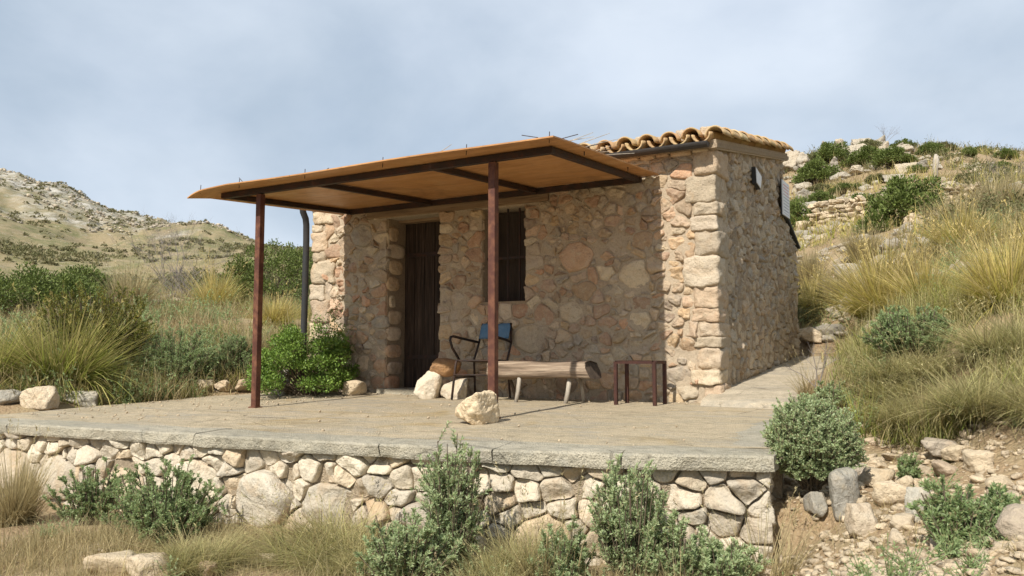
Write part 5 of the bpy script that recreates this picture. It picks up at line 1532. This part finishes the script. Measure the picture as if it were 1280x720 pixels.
T_ = [('green', -7.15, -2.35, 1.2, 0.98, 'large arching green and yellow tussock at the left terrace edge'),
      ('green', -7.7, -2.9, 1.1, 0.8, 'second green tussock at the left picture edge'),
      ('dry', -11.6, 1.6, 1.2, 1.25, 'straw coloured tussock behind the big left tussock'),
      ('gold2', -11.2, 3.25, 1.15, 1.2, 'golden upright tussock left of the first post on the slope'),
      ('gold2', -8.3, 2.1, 0.9, 0.75, 'green gold tussock between left post and downpipe'),
      ('dry', -4.0, -4.56, 0.62, 0.72, 'tall dry grass clump at the left end of the retaining wall'),
      ('mound', -1.25, -4.15, 0.95, 0.50, 'wide drooping dry grass mound before the middle of the retaining wall'),
      ('mound', -1.75, -4.72, 0.60, 0.34, 'low dry grass clump at the bottom left foreground'),
      ('mound', -0.02, -4.02, 0.62, 0.50, 'brown grass clump right of the tall centre shrub'),
      ('thin', 0.22, -4.0, 0.6, 0.55, 'thin dry stalks before the right half of the retaining wall'),
      ('thin', 1.2, -3.55, 0.55, 0.42, 'thin dry stalks round the corner of the retaining wall'),
      ('gold', 1.22, 3.3, 1.70, 1.25, 'largest golden tussock on the bank right of the hut'),
      ('gold2', 0.0, 5.35, 0.95, 0.9, 'small golden tussock close behind the back corner of the hut'),
      ('gold', 2.45, 0.1, 1.0, 0.8, 'golden tussock at the right edge on the bank'),
      ('gold2', 2.05, 3.9, 1.05, 0.85, 'olive tussock right of the largest golden tussock'),
      ('dry', 2.5, 8.0, 1.3, 1.05, 'brownish tussock high at the right edge below the thin post'),
      ('dry', 2.0, 6.4, 1.1, 0.8, 'dry tussock uphill of the olive tussock'),
      ('mound', 1.72, -1.05, 0.65, 0.40, 'drooping dry grass mound right of the terrace edge'),
      ('mound', 2.28, -2.0, 0.85, 0.5, 'thick tangled dry grass mound at the right above the rubble'),
      ('mound', 1.82, -0.85, 0.9, 0.5, 'pale dry grass mound on the bank behind the tangled mound'),
      ('mound', 2.45, -1.1, 0.9, 0.55, 'straw grass mound at the right picture edge'),
      ('mound', 1.92, -1.55, 0.75, 0.42, 'low tangled dry grass mound left of the thick mound above the rubble'),
      ('mound', 2.62, -2.35, 0.7, 0.45, 'dry grass mound cut by the right picture edge above the rubble'),
      ('mound', -0.85, -4.35, 0.6, 0.34, 'dry grass clump left of the low bluish shrub at the bottom'),
      ('mound', 0.05, -4.35, 0.5, 0.3, 'dry grass clump at the bottom just right of the low bluish shrub'),
      ('gold2', 1.75, 1.6, 0.95, 0.7, 'green based golden tussock on the bank before the largest golden tussock'),
      ('gold2', 2.75, 1.9, 1.0, 0.8, 'golden tussock at the right edge uphill of the bank'),
      ('thin', 0.98, -0.3, 0.5, 0.4, 'thin straw stalks growing along the ramp edge'),
      ('dry', 0.62, 6.6, 1.0, 0.85, 'straw tussock uphill between hut and largest golden tussock'),
      ('dry', -0.3, 6.6, 1.1, 0.9, 'pale straw tussock uphill of the back corner of the hut'),
      ('dry', 0.35, 5.3, 0.9, 0.7, 'straw tussock between the small golden tussock and the largest one'),
      ('dry', -6.9, 0.25, 0.8, 0.6, 'straw tussock in the dry field left of the downpipe')]
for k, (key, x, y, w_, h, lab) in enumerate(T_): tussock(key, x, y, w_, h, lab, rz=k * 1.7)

ORD = ['first', 'second', 'third', 'fourth', 'fifth', 'sixth', 'seventh', 'eighth', 'ninth', 'tenth', 'eleventh', 'twelfth', 'thirteenth', 'fourteenth', 'fifteenth', 'sixteenth', 'seventeenth', 'eighteenth', 'nineteenth', 'twentieth']
ORD += ['twenty ' + o_ for o_ in ORD[:9]] + ['thirtieth'] + ['thirty ' + o_ for o_ in ORD[:9]] + ['fortieth']
def from_left(rows):
    # rank of each row by bearing seen from the terrace side
    b = [math.atan2(r_[0] - CAM[0], r_[1] - CAM[1]) for r_ in rows]
    rank = sorted(range(len(b)), key=lambda i_: b[i_]); out = [0] * len(b)
    for k_, i_ in enumerate(rank): out[i_] = k_
    return out
# ------------------------------------------------------------------ the right hill: bushes, rocks, dry walls, posts
BUSH = []
for k in range(3):
    fol, st = leafy_geo(80 + k, 1.0, 0.62, 60, 110, 0.055, 0.026, 0.11, 0.12, 0.2)
    BUSH.append((raw_mesh('foliage', fol[0], fol[1], M['leaf_mid'] if k < 2 else M['leaf_hill'], False), raw_mesh('stems', st[0], st[1], M['stem'], False)))
def hill_bush(x, y, w_, h, label, k, group=None):
    root = thing('hill_bush', (x, y, gz(x, y) - 0.03), label, 'bush', group)
    for nm, me in zip(('foliage', 'stems'), BUSH[k % 3]):
        o = bpy.data.objects.new(nm, me); COL.objects.link(o); o.parent = root
    root.scale = (w_ * 1.08, w_ * 1.08, h / 0.62 * 1.05); root.rotation_euler = (0, 0, k * 2.4)
hill_bush(1.04, 9.9, 1.35, 0.95, 'largest dark green bush on the slope right of the hut', 0)
hill_bush(0.55, 9.3, 0.7, 0.45, 'small green bush at the left foot of the largest slope bush', 1)
hill_bush(-1.5, 12.4, 0.95, 0.85, 'green bush beside the back edge of the hut under the sign', 1)
hill_bush(-0.28, 14.2, 1.0, 0.45, 'low green bush above the left dry stone wall', 0)
GB = 'small bushes scattered on the right hill'
BL = [(-3.08, 28.2, 1.5, 0.9), (-3.11, 25.3, 1.5, 1.0), (-3.95, 28.2, 0.7, 0.6), (-1.68, 27.4, 1.4, 0.8), (-0.44, 24.8, 1.4, 0.7), (-2.19, 33.3, 0.9, 0.7), (-0.9, 35.5, 0.9, 0.5), (0.63, 27.6, 1.0, 0.55), (1.1, 29.4, 0.8, 0.4), (1.93, 28.8, 0.6, 0.4), (3.19, 30.7, 0.8, 0.45), (1.89, 19.0, 0.6, 0.35), (0.42, 22.8, 0.6, 0.35), (-2.01, 18.0, 1.0, 0.5), (-0.65, 20.9, 0.7, 0.35), (-1.42, 20.1, 0.9, 0.35), (3.0, 25.0, 0.7, 0.4), (-2.6, 22.3, 0.9, 0.5), (2.4, 33.0, 0.8, 0.4)]
for k, ((x, y, w_, h), o_) in enumerate(zip(BL, from_left(BL))):
    sz_ = 'broad' if w_ >= 1.3 else ('small' if w_ > 0.65 else 'tiny')
    hill_bush(x, y, w_, h, '%s green bush high on the right hill, %s of the hill bushes from the left' % (sz_, ORD[o_]), k, GB)
ROCKM = []
for k in range(6):
    V, F = rock_verts(500 + k, (1.0, 0.8, 0.75), 4, 11, 0.10, 26, 0.2, 0.5); ROCKM.append(raw_mesh('hill_rock', V, F, M['far_rock']))
def hill_rock(x, y, w_, h, label, k, group=None):
    o = bpy.data.objects.new('hill_rock', ROCKM[k % 6]); link(o, None, (x, y, gz(x, y) - 0.05 * h)); o.scale = (w_, w_ * 0.9, h / 0.6); o.rotation_euler = (0.1 * math.sin(k), 0.1 * math.cos(k * 2), k * 1.1)
    tag(o, label, 'rock', group)
GR = 'pale limestone rocks on the right hill'
RL = [(0.9, 13.2, 0.5, 0.3), (1.9, 14.5, 0.45, 0.28), (2.9, 12.2, 0.5, 0.3), (0.2, 16.2, 0.6, 0.35), (1.5, 17.2, 0.6, 0.3), (2.5, 16.8, 0.5, 0.3), (-1.0, 15.8, 0.5, 0.3), (3.4, 15.5, 0.5, 0.3), (-1.9, 15.6, 0.6, 0.4), (-2.8, 20.5, 0.8, 0.5), (-4.9, 28.2, 1.4, 1.1), (-4.3, 28.0, 0.9, 0.8), (-5.6, 29.5, 1.3, 1.1), (-3.66, 29.9, 0.95, 0.7), (-2.38, 28.7, 1.2, 0.7), (-2.9, 28.9, 0.8, 0.5), (-1.3, 29.05, 0.8, 0.55), (-0.36, 27.8, 1.0, 0.5), (-0.9, 28.4, 0.7, 0.45), (-2.83, 26.9, 0.8, 0.5), (0.1, 23.1, 0.7, 0.35), (0.6, 23.2, 0.7, 0.3), (1.0, 23.4, 0.5, 0.25), (-2.3, 24.7, 0.8, 0.4), (-1.7, 24.8, 0.9, 0.35), (-1.29, 30.6, 1.0, 0.6), (-0.1, 20.5, 0.6, 0.25), (0.4, 20.6, 0.6, 0.2), (2.96, 19.4, 0.5, 0.2), (3.0, 13.6, 0.35, 0.16), (-3.2, 31.5, 1.1, 0.7), (-1.9, 34.8, 1.1, 0.7), (-2.7, 35.2, 0.9, 0.6), (-0.9, 33.4, 0.8, 0.5), (0.3, 31.5, 0.7, 0.4), (-3.6, 24.6, 0.8, 0.45), (1.6, 25.5, 0.5, 0.25), (2.2, 22.5, 0.45, 0.2), (2.7, 27.5, 0.5, 0.25)]
for k, ((x, y, w_, h), o_) in enumerate(zip(RL, from_left(RL))):
    sz_ = 'large' if w_ >= 1.0 else ('medium' if w_ > 0.65 else 'small')
    hill_rock(x, y, w_, h, '%s pale limestone rock on the right hill, %s of them from the left' % (sz_, ORD[o_]), k, GR)
rock('rock', -1.42, 12.05, (0.5, 0.4, 0.38), 601, M['rock'], 'pale rock below the left dry stone wall beside the hut edge', 0.4, sub=3)
rock('rock', 1.22, 9.2, (0.42, 0.34, 0.26), 602, M['quoin'], 'tan rock at the foot of the largest slope bush', 1.0, sub=3)
rock('rock', 0.12, 4.2, (0.34, 0.26, 0.26), 603, M['rock'], 'pale rock lying at the top end of the ramp', 0.2, planes=8)
def dry_wall(P0, P1, h, label, seed):
    rng = np.random.default_rng(seed); P0, P1 = np.array(P0), np.array(P1); L = np.linalg.norm(P1 - P0); t = (P1 - P0) / L; nrm = np.array([t[1], -t[0]])
    if nrm @ (np.array(CAM[:2]) - P0) < 0: nrm = -nrm
    root = thing('dry_stone_wall', (*((P0 + P1) / 2), gz(*((P0 + P1) / 2))), label, 'stone wall')
    z = 0.0; row = 0
    while z < h:
        rh = rng.uniform(0.08, 0.13); s0 = rng.uniform(-0.05, 0.1)
        while s0 < L:
            ln = rng.uniform(0.10, 0.22)
            if not (z > h * 0.6 and rng.random() < 0.2):
                p = P0 + t * (s0 + ln / 2) + nrm * rng.uniform(-0.06, 0.06)
                V, F = rock_verts(int(rng.integers(1, 9999)), (ln * 0.98, 0.3, rh * 1.15), 3, 9, 0.07, 22, 0, 0.5)
                ca, sa = t; V = np.c_[V[:, 0] * ca - V[:, 1] * sa, V[:, 0] * sa + V[:, 1] * ca, V[:, 2]]
                obj('stone', V + np.array([p[0], p[1], gz(*p) - 0.06 + z]), F, M['rock'], root)
            s0 += ln
        z += rh; row += 1
dry_wall((-1.25, 12.2), (0.05, 11.2), 0.55, 'short dry stone wall on the slope beside the hut sign', 701)
dry_wall((1.62, 10.9), (2.35, 10.7), 0.42, 'broken dry stone wall right of the largest slope bush', 702)
root = thing('wooden_post', (1.14, 19.8, gz(1.14, 19.8)), 'weathered pale wooden post standing on the right hill', 'post')
mb = MB(); mb.tube([(1.14, 19.8, gz(1.14, 19.8) - 0.1), (1.13, 19.8, gz(1.14, 19.8) + 0.4), (1.17, 19.8, gz(1.14, 19.8) + 0.66), (1.16, 19.8, gz(1.14, 19.8) + 0.86)], [0.085, 0.08, 0.095, 0.04], 9); mb.build('shaft', M['pale_wood'], root, smooth=True)
mb = MB(); mb.tube([(1.17, 19.78, gz(1.14, 19.8) + 0.6), (1.23, 19.75, gz(1.14, 19.8) + 0.8)], [0.04, 0.015], 6); mb.build('broken_stub', M['pale_wood'], root, smooth=True)
twig_thing(2.66, 19.8, 0.4, 0.95, 'thin dark dead sapling near the right edge of the hill', 64, 'dead_sapling', 'dead tree', 1, 4)
twig_thing(3.0, 18.5, 1.6, 0.7, 'sprawling dead shrub at the right edge of the hill', 65, n0=8, depth=5)
twig_thing(-1.75, 36.0, 0.9, 1.2, 'small leafless shrub on the summit of the right hill', 66, n0=4, depth=4)

# ------------------------------------------------------------------ loose rocks
rock('rock', -6.41, -2.98, (0.36, 0.3, 0.27), 611, M['quoin'], 'pale squarish rock at the left terrace edge below the big tussock', 0.3, planes=7, rough=0.03)
rock('rock', -6.42, -2.5, (0.46, 0.34, 0.22), 612, M['rock_grey'], 'flat grey rock right of the pale squarish rock', 0.9, planes=9)
rock('rock', -6.7, -3.2, (0.34, 0.3, 0.2), 613, M['rock_grey'], 'dark grey rock at the left picture edge', 0.5)
rock('rock', -6.3, -0.98, (0.34, 0.28, 0.2), 614, M['rock'], 'white grey rock at the gravel edge left of the post', 0.2)
rock('rock', -6.12, -0.86, (0.22, 0.2, 0.16), 615, M['quoin'], 'small tan rock next to the white grey rock', 0.2)
rock('rock', -6.0, -0.62, (0.28, 0.24, 0.2), 616, M['wall_stone'], 'small brown rock at the base of the grey green shrub by the post', 1.2)
RR_ = [(0, 2.04, -2.24, 0.22, 0.10, 'flat tan rock, largest at the top of the rubble slope'), (0, 2.13, -2.40, 0.17, 0.09, 'pale rock right below the large flat tan rock'), (0, 2.23, -2.68, 0.17, 0.11, 'white wedge rock right of the rubble slope top'),
       (0, 1.56, -1.59, 0.10, 0.06, 'lone small tan rock below the dry grass mound'), (0, 1.73, -1.97, 0.13, 0.05, 'small flat pale stone high on the rubble slope'), (0, 1.86, -2.19, 0.12, 0.06, 'small pale stone beside the flat one'),
       (0, 2.06, -2.58, 0.18, 0.08, 'long pale stone in the middle of the rubble slope'), (0, 1.93, -2.42, 0.10, 0.06, 'small stone left of the long pale stone'), (0, 1.63, -2.10, 0.14, 0.07, 'pale stone right of the ball bush top'),
       (0, 1.53, -2.25, 0.15, 0.09, 'tan stone touching the right side of the ball bush'), (0, 1.68, -2.62, 0.17, 0.11, 'tan block right of the ball bush'), (0, 1.85, -2.76, 0.10, 0.09, 'orange tan stone by the tiny sage tuft'),
       (1, 1.55, -3.06, 0.18, 0.25, 'dark grey upright rock at the lower right of the ball bush'), (1, 1.42, -3.04, 0.15, 0.14, 'grey rock under the ball bush trunk'), (0, 1.81, -3.01, 0.18, 0.15, 'rounded pale rock in the middle of the rubble'),
       (1, 1.97, -3.39, 0.12, 0.21, 'upright grey slab in the rubble'), (0, 2.07, -3.43, 0.14, 0.15, 'white rock right of the upright grey slab'), (0, 2.24, -3.77, 0.10, 0.14, 'narrow pale rock between two small sage shrubs'),
       (0, 1.72, -3.42, 0.16, 0.15, 'broken pale rock left of the upright slab'), (0, 1.89, -3.53, 0.13, 0.08, 'flat pale rock below the upright slab'), (0, 1.91, -3.89, 0.11, 0.09, 'rounded tan rock at the bottom of the rubble'),
       (0, 2.09, -3.98, 0.08, 0.07, 'small pale rock at the bottom beside the sage shrub'), (0, 2.32, -3.00, 0.14, 0.07, 'flat pale stone at the right edge of the rubble'), (0, 2.32, -3.33, 0.15, 0.08, 'pale stone above the big tan rock at right'),
       (0, 2.40, -4.17, 0.17, 0.15, 'big tan rock cut by the right picture edge'), (0, -2.10, -5.02, 0.27, 0.13, 'pale rock at the bottom left picture edge'), (0, -1.84, -4.96, 0.22, 0.11, 'second pale rock right of the bottom left one'),
       (0, -1.60, -4.80, 0.12, 0.07, 'small pale stone by the low grass clump at bottom left'), (0, -1.51, -4.42, 0.11, 0.06, 'tiny pale stone before the left part of the wall')]
for k, (g_, x, y, w_, h, lab) in enumerate(RR_):
    rock('rock', x, y, (w_ * 1.15, w_ * 0.95, h * 1.3), 620 + k, M['rock_grey'] if g_ else (M['rock'] if k % 3 else M['quoin']), lab, k * 0.9, planes=9, rough=0.045, sub=3, sink=0.2)

# ------------------------------------------------------------------ ground cover nobody could count
def on_ground_mask(x, y):
    ey = np.interp(x, EX, EY)
    xr = np.interp(y, [-3.3, -0.4, 4.2], [1.26, 0.90, 0.84])
    xl = np.interp(y, [-5, -2.4, -0.9, 0.1, 4.2], [-9, -6.2, -6.15, -5.75, -5.6])
    return ~((y > ey - 0.17) & (y < 4.15) & (x < xr) & (x > xl))
def scatter(n, r0, r1, a0, a1, seed):
    rng = np.random.default_rng(seed)
    yaw = R(30.08); a = rng.uniform(R(a0), R(a1), n); r = np.exp(rng.uniform(math.log(r0), math.log(r1), n))
    x = CAM[0] + r * (-np.sin(yaw) * np.cos(a) + np.cos(yaw) * np.sin(a)); y = CAM[1] + r * (np.cos(yaw) * np.cos(a) + np.sin(yaw) * np.sin(a))
    k = on_ground_mask(x, y)
    return rng, x[k], y[k], r[k]
def grass_stuff(name, n, r0, r1, a0, a1, seed, nb, hgt, wd, mat, label, thr=-0.2, fscale=0.8, spread=0.10, keep=None, lean=0.7):
    rng, x, y, r = scatter(n, r0, r1, a0, a1, seed)
    m = fbm(np.c_[x, y, x * 0] * fscale, seed, 3) > thr
    if keep is not None: m &= keep(x, y)
    x, y, r = x[m], y[m], r[m]
    z = ground_z(np.c_[x, y])
    sz = 1.0
    idx = np.repeat(np.arange(len(x)), nb); N = len(idx)
    off = rng.normal(0, 1, (N, 2)) * spread * sz
    B = np.c_[x[idx] + off[:, 0], y[idx] + off[:, 1], z[idx] - 0.02]
    ts = (rng.uniform(0.4, 1.2, len(x)) * (1.0 + 0.45 * fbm(np.c_[x, y, x * 0] * 2.0, seed + 40, 2)))[idx]
    V, F, T = ribbons(rng, B, rng.uniform(0, 6.28, N), np.abs(rng.normal(0, 0.6, N)) * lean, hgt * ts * rng.uniform(0.5, 1.2, N), wd * rng.uniform(0.5, 1.5, N), rng.uniform(-0.3, 1.7, N), 3)
    o = bpy.data.objects.new(name, raw_mesh(name, V, F, mat, False, T)); link(o, None, (0, 0, 0))
    return tag(o, label, 'grass', kind='stuff')
grass_stuff('dry_grass', 7500, 3.2, 6.5, -40, 12, 90, 18, 0.20, 0.0034, M['grass_dry'], 'short dry grass on the lower ground before the terrace wall', -0.15, 1.6, 0.06, lambda x, y: y < -3.7)
grass_stuff('dry_grass', 3200, 3.2, 7.2, 8, 42, 91, 10, 0.10, 0.003, M['grass_dry'], 'sparse dry grass between the stones right of the terrace', -0.05, 1.6, 0.05, None, 1.6)
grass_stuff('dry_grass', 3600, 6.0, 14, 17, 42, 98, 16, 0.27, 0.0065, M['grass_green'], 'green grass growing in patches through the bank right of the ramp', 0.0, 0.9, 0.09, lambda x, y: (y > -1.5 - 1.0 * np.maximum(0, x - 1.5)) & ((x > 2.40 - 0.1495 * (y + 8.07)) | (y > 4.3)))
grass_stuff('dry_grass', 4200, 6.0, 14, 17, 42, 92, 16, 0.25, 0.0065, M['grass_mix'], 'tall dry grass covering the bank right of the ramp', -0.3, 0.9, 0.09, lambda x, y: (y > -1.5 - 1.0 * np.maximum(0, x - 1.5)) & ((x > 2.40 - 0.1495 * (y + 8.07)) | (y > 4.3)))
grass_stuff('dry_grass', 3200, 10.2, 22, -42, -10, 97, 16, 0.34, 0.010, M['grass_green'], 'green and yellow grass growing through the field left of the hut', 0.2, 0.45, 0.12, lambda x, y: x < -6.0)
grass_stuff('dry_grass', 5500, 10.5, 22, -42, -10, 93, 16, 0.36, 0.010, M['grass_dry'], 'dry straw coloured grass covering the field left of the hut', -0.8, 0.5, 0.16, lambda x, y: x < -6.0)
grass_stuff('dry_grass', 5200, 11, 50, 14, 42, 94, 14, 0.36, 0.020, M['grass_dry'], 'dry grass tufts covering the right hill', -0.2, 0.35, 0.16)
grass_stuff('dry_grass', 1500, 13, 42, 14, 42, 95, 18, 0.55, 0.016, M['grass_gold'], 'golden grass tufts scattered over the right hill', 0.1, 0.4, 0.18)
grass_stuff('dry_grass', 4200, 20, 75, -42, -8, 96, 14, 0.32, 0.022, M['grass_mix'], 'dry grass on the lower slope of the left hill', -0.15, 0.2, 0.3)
def herb_stuff(name, n, r0, r1, a0, a1, seed, per, w_, h, ll, lw, mat, label, thr=-0.1, fscale=0.7, keep=None):
    rng, x, y, r = scatter(n, r0, r1, a0, a1, seed)
    m = fbm(np.c_[x, y, x * 0] * fscale, seed, 3) > thr
    if keep is not None: m &= keep(x, y)
    x, y = x[m], y[m]; z = ground_z(np.c_[x, y]); sc = rng.uniform(0.5, 1.5, len(x))
    shoots = 9
    si = np.repeat(np.arange(len(x)), shoots)
    tip = np.c_[rng.normal(0, w_ / 2, (len(si), 2)), np.abs(rng.normal(0.65, 0.25, len(si))) * h] * sc[si][:, None]
    k = np.repeat(np.arange(len(si)), per); t = rng.uniform(0.15, 1.0, (len(k), 1))
    P = np.c_[x, y, z][si][k] + tip[k] * t
    V, F = leaves(rng, P, unit(tip[k]) * 0.7 + rng.normal(0, 0.55, P.shape), ll, lw)
    S0 = np.c_[x, y, z][si]; V2, F2 = sticks(S0, S0 + tip, 0.0025, 0.0012)
    o = bpy.data.objects.new(name, raw_mesh(name, np.vstack([V, V2]), np.vstack([F, F2 + len(V)]), mat, False)); link(o, None, (0, 0, 0))
    return tag(o, label, 'herbs', kind='stuff')
herb_stuff('low_herbs', 1700, 6.0, 14, 17, 42, 121, 12, 0.16, 0.25, 0.026, 0.010, M['sage'], 'grey green herbs mixed into the bank grass right of the ramp', 0.0, 0.9, lambda x, y: (y > -1.5 - 1.0 * np.maximum(0, x - 1.5)) & ((x > 2.44 - 0.1495 * (y + 8.07)) | (y > 4.3)))
herb_stuff('low_herbs', 420, 3.3, 6.5, 8, 42, 122, 11, 0.09, 0.10, 0.018, 0.007, M['sage'], 'small green weeds between the stones right of the terrace', 0.15, 1.4, lambda x, y: y < -2.2)
herb_stuff('low_herbs', 360, 3.3, 6.5, -40, 12, 123, 11, 0.10, 0.14, 0.02, 0.008, M['sage_pale'], 'small grey green weeds on the lower ground before the wall', 0.1, 1.2, lambda x, y: y < -3.9)
herb_stuff('low_herbs', 950, 10.3, 24, -42, -9, 124, 11, 0.26, 0.34, 0.045, 0.016, M['sage'], 'olive green herbs mixed into the field left of the hut', -0.05, 0.5, lambda x, y: x < -5.9)
herb_stuff('low_herbs', 1800, 13, 48, 14, 42, 125, 9, 0.34, 0.36, 0.07, 0.03, M['leaf_hill'], 'olive scrub dotted over the right hill', 0.0, 0.3)
herb_stuff('low_herbs', 2600, 22, 75, -42, -8, 126, 8, 0.5, 0.4, 0.11, 0.05, M['leaf_hill'], 'olive scrub dotted over the lower slope of the left hill', -0.15, 0.15)
def pebbles(name, n, r0, r1, a0, a1, seed, s0, s1, mat, label, keep=None, thr=-9, fs=0.8, sub=1):
    rng, x, y, r = scatter(n, r0, r1, a0, a1, seed)
    m = fbm(np.c_[x, y, x * 0] * fs, seed, 3) > thr
    if keep is not None: m &= keep(x, y)
    x, y = x[m], y[m]; z = ground_z(np.c_[x, y])
    D, F = ico(sub); n = len(x)
    sz = np.exp(rng.uniform(math.log(s0), math.log(s1), n))
    sh = np.stack([rock_verts(900 + k, (1, 1, 0.8), sub, 8, 0.12, 26, 0.25, 0.45)[0] for k in range(8)])
    V = sh[rng.integers(0, 8, n)] * (sz[:, None, None] * np.stack([rng.uniform(0.7, 1.4, n), rng.uniform(0.7, 1.4, n), rng.uniform(0.5, 1.1, n)], 1)[:, None, :])
    a = rng.uniform(0, 6.28, n)[:, None]; c, s_ = np.cos(a), np.sin(a)
    V = np.stack([V[..., 0] * c - V[..., 1] * s_ + x[:, None], V[..., 0] * s_ + V[..., 1] * c + y[:, None], V[..., 2] + z[:, None]], 2)
    F = (np.arange(n)[:, None, None] * len(D) + F[None]).reshape(-1, 3)
    o = bpy.data.objects.new(name, raw_mesh(name, V.reshape(-1, 3), F, mat)); link(o, None, (0, 0, 0))
    return tag(o, label, 'gravel', kind='stuff')
pebbles('gravel', 6500, 3.4, 7.4, 12, 42, 101, 0.006, 0.075, M['rock'], 'loose limestone rubble and gravel on the slope right of the terrace', lambda x, y: y < -1.3)
pebbles('gravel', 1800, 9.5, 13, -38, -10, 102, 0.012, 0.06, M['rock'], 'gravel and small stones along the left edge of the terrace', lambda x, y: (x > -7.2) & (x < -5.7))
pebbles('gravel', 1500, 3.4, 6.5, -40, 12, 103, 0.006, 0.035, M['rock'], 'scattered pebbles on the lower ground before the wall', lambda x, y: y < -3.8)
pebbles('hill_stones', 4200, 10, 50, 14, 42, 104, 0.06, 0.38, M['far_rock'], 'small pale stones strewn over the right hill', None, -0.1, 0.3)
pebbles('hill_stones', 700, 13, 45, -42, -8, 105, 0.08, 0.4, M['far_rock'], 'small pale stones strewn over the left slope', None, 0.15, 0.3)
pebbles('hill_stones', 12000, 70, 140, -42, -10, 106, 0.10, 0.65, M['far_rock'], 'limestone outcrops and boulders on the far left hill', lambda x, y: ground_z(np.c_[x, y]) > 14.5 + 6 * fbm(np.c_[x, y, x * 0] * 0.05, 7, 3), -0.45, 0.12, 0)
def far_scrub():
    rng, x, y, r = scatter(3000, 62, 135, -42, -8, 110)
    k = fbm(np.c_[x, y, x * 0] * 0.12, 12, 3) > rng.normal(0, 0.35, len(x))
    x, y = x[k], y[k]; z = ground_z(np.c_[x, y]); n = len(x); per = 26
    w_ = np.exp(rng.uniform(math.log(0.2), math.log(0.75), n))
    idx = np.repeat(np.arange(n), per); g = unit(rng.normal(size=(len(idx), 3))); g[:, 2] = np.abs(g[:, 2])
    P = np.c_[x, y, z][idx] + g * (w_ * rng.uniform(0.5, 1, n))[idx][:, None] * np.array([0.6, 0.6, 0.38])
    V, F = leaves(rng, P, g + rng.normal(0, 0.5, g.shape), 0.24, 0.15)
    o = bpy.data.objects.new('hill_scrub', raw_mesh('hill_scrub', V, F, M['leaf_far'], False)); link(o, None, (0, 0, 0))
    tag(o, 'low green scrub dotted over the far left hill', 'scrub', kind='stuff')
far_scrub()
